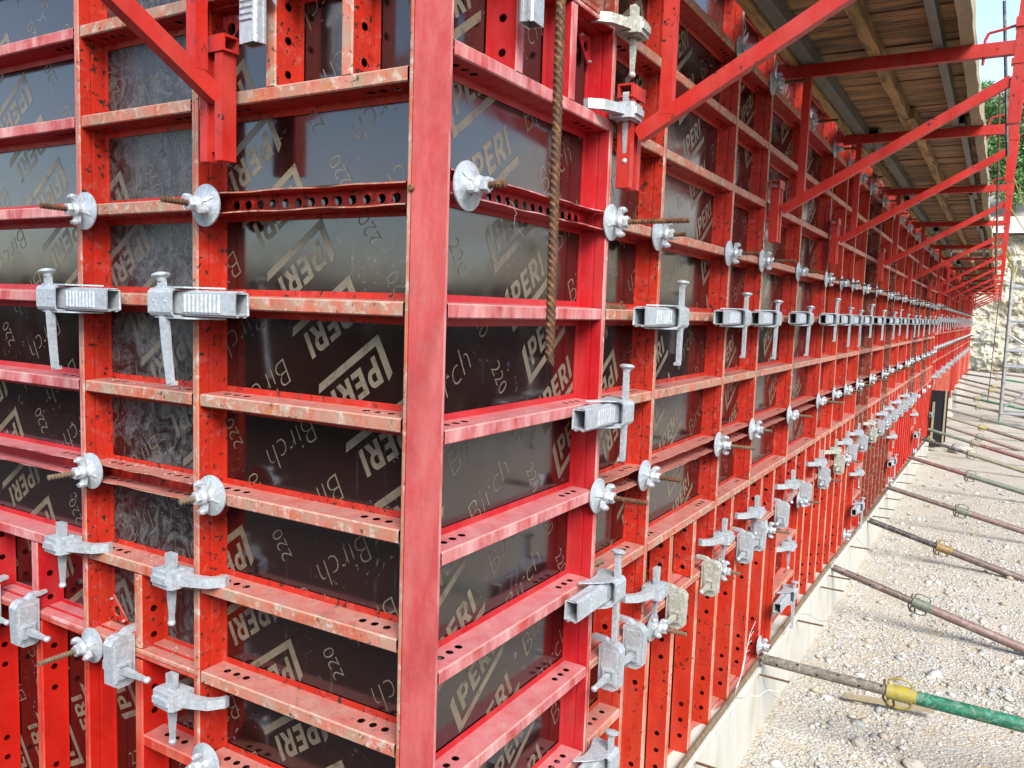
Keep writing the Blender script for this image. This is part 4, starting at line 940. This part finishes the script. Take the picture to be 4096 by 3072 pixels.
bank((-9, -14, 0), (-9, 30, 0), (-1, 0, 0), 3.6, M_EARTH, 'earth_bank')
bank((-14, -9.5, 0), (58, -9.5, 0), (0, -1, 0), 3.4, M_EARTH2, 'earth_bank')
# ------------------------------------------------------------------ trees on the terrace
def leaf_mat(n, a, c):
    m, t, b_ = mat(n); g = G(t); col = g.mix(g.ramp(g.noise(1.2, 5, .7), .38, .62), a, c); g.link(col, b_.inputs['Base Color']); b_.inputs['Roughness'].default_value = .55; return m
M_LEAF = [leaf_mat('leaf_deep', (.030, .085, .022), (.075, .17, .045)), leaf_mat('leaf_fresh', (.05, .13, .03), (.12, .24, .07))]
M_BARK = simple('bark', (.12, .09, .06), .9, 0, .4, 8, .5, 30)
def tree_meshes(seed, mi):
    rn = np.random.default_rng(seed); rr = random.Random(seed)
    b = MB(); b.rev([(0, .30), (1, .22), (4, .15), (7.5, .05)], (0, 0, -1), (0.03, .02, 1), 9)
    cl = []
    for k in range(26):
        z = rr.uniform(1.6, 8.4); rad = (1 - abs(z - 4.2) / 5.2) * 2.6; an = rr.uniform(0, 6.28); d = rad * rr.uniform(.3, 1); c = Vector((d * math.cos(an), d * math.sin(an), z)); cl.append(c)
        if k < 12: b.rev([(0, .06), ((c - Vector((0, 0, z * .6))).length, .015)], (0, 0, z * .6), c - Vector((0, 0, z * .6)), 5)
    trunk = b.mesh('trunk', M_BARK)
    n = 5200; ci = rn.integers(0, len(cl), n); C_ = np.array([c[:] for c in cl])[ci]; o = rn.normal(0, 1, (n, 3)); o /= np.linalg.norm(o, axis=1)[:, None]; o *= (rn.random((n, 1)) ** .45) * np.array([1.25, 1.25, .85]); P = C_ + o
    s = rn.uniform(.07, .17, n)[:, None]; a = rn.normal(0, 1, (n, 3)); a /= np.linalg.norm(a, axis=1)[:, None]; q = np.cross(a, rn.normal(0, 1, (n, 3))); q /= np.linalg.norm(q, axis=1)[:, None]
    V = np.stack([P - a * s, P + q * s * .6, P + a * s, P - q * s * .6], 1).reshape(-1, 3); me = bpy.data.meshes.new('crown'); me.from_pydata(V.tolist(), [], (np.arange(n * 4).reshape(-1, 4)).tolist()); me.materials.append(M_LEAF[mi]); me.update()
    return trunk, me
TM = [tree_meshes(s_, s_ % 2) for s_ in range(4)]
tl = ['tree nearest the guard posts on the terrace behind', 'fuller green tree on the terrace, right of the first']
for i in range(30):
    row = i % 3; x_ = 84 + row * 9 + random.uniform(-2, 2); y_ = 5.0 - (i // 3) * 2.1 + random.uniform(-.8, .8) - row * .6; z_ = 9.4 + max(0, (x_ - 84) * .43)
    k = (i * 7) % 4; t = empty('broadleaf_tree', (x_, y_, z_), random.uniform(0, 6), label=tl[i] if i < 2 else 'green tree in the dense stand on the terrace behind', cat='tree', group=None if i < 2 else 'trees on the terrace behind')
    ob('trunk', TM[k][0], t); ob('crown', TM[k][1], t); t.scale = (random.uniform(.85, 1.2),) * 3
# ------------------------------------------------------------------ scaffold tower, ropes, rod
sc_ = empty('scaffold_tower', (28.4, -1.55, GZ - .3), 0, label='galvanised scaffold tower standing by the far props', cat='scaffold')
lg = MB(); lg.tube([(0, 0, 0), (0, 0, 5.2)], .052, 12)
for k in range(10): lg.rev([(0, .085), (.014, .085)], (0, 0, .35 + .5 * k), (0, 0, 1), 12)
lgm = lg.mesh('standard', M_TUBE, smooth='auto'); 
for X_ in (0, 1.1):
    for Y_ in (0, -.75): ob('standard', lgm, sc_, (X_, Y_, 0))
lx = MB(); lx.tube([(.03, 0, 0), (1.07, 0, 0)], .036, 10); lxm = lx.mesh('ledger', M_TUBE); ly = MB(); ly.tube([(0, -.03, 0), (0, -.72, 0)], .036, 10); lym = ly.mesh('transom', M_TUBE)
for z_ in (.36, 1.86, 2.36, 3.3, 4.36):
    for Y_ in (0, -.75): ob('ledger', lxm, sc_, (0, Y_, z_))
    for X_ in (0, 1.1): ob('transom', lym, sc_, (X_, 0, z_))
lr = MB(); lr.tube([(0, -.03, 0), (0, -.35, 0)], .012, 6); lrm = lr.mesh('rung', M_TUBE)
for k in range(14): ob('rung', lrm, sc_, (1.1, -.36, .5 + .28 * k))
for pa, pb in (((0, 0, .5), (0, -.75, 1.2)), ((0, 0, 2.9), (0, -.75, 2.4))):
    b = MB(); b.tube([pa, pb], .03, 8); ob('brace', b.mesh('brace', M_TUBE), sc_)
b = MB(); b.tube([(24.5, -1.18, -2.2), (24.5, -1.245, 1.1)], .012, 6); tag(ob('hanging_rod', b.mesh('hanging_rod', M_RUST)), 'thin rusty rod hanging below the last bracket post', 'rod')
b = MB(); P = [(8.65, -1.29, 1.62), (14, -1.6, 1.66), (20, -2.1, 1.8)]; b.tube(P, .006, 6); tag(ob('yellow_rope', b.mesh('yellow_rope', M_YEL)), 'upper thin yellow rope tied off at the fourth bracket', 'rope')
b = MB(); P = [(12.25, -1.29, 1.72), (18, -1.7, 1.74), (24, -2.3, 1.9)]; b.tube(P, .008, 6); tag(ob('yellow_rope', b.mesh('yellow_rope', M_YEL)), 'lower thin yellow rope in front of the trees', 'rope')
b = MB()
for k in range(7): b.tube([(16.5, -1.30, 1.52 - .1 * k * .3), (18.6, -1.37 - .02 * (k % 3), 1.35 + .05 * (k % 4) - .02 * k), (21.5, -1.52, 1.40 - .06 * k + .05 * (k % 2)), (24.5, -1.60, 1.22 + .07 * k)], .007, 5)
tag(ob('barrier_tape', b.mesh('barrier_tape', M_YEL)), 'tangle of yellow tape strung between bracket post and scaffold', 'tape')
# rail tubes behind the guard posts
for y_, z0_, lb in ((-1.22, 1.75, 'dark scaffold tube standing behind the second bracket guard post'), (-1.20, 1.2, 'rusty tube standing behind the third bracket post')):
    b = MB(); b.tube([(3.62 if z0_ > 1.5 else 5.75, y_ - .035, z0_ - .8), (3.62 if z0_ > 1.5 else 5.75, y_ + .045, 1.80)], .0085, 8)
    tag(ob('upright_tube', b.mesh('upright_tube', M_T['black'] if z0_ > 1.5 else M_RUST)), lb, 'tube')
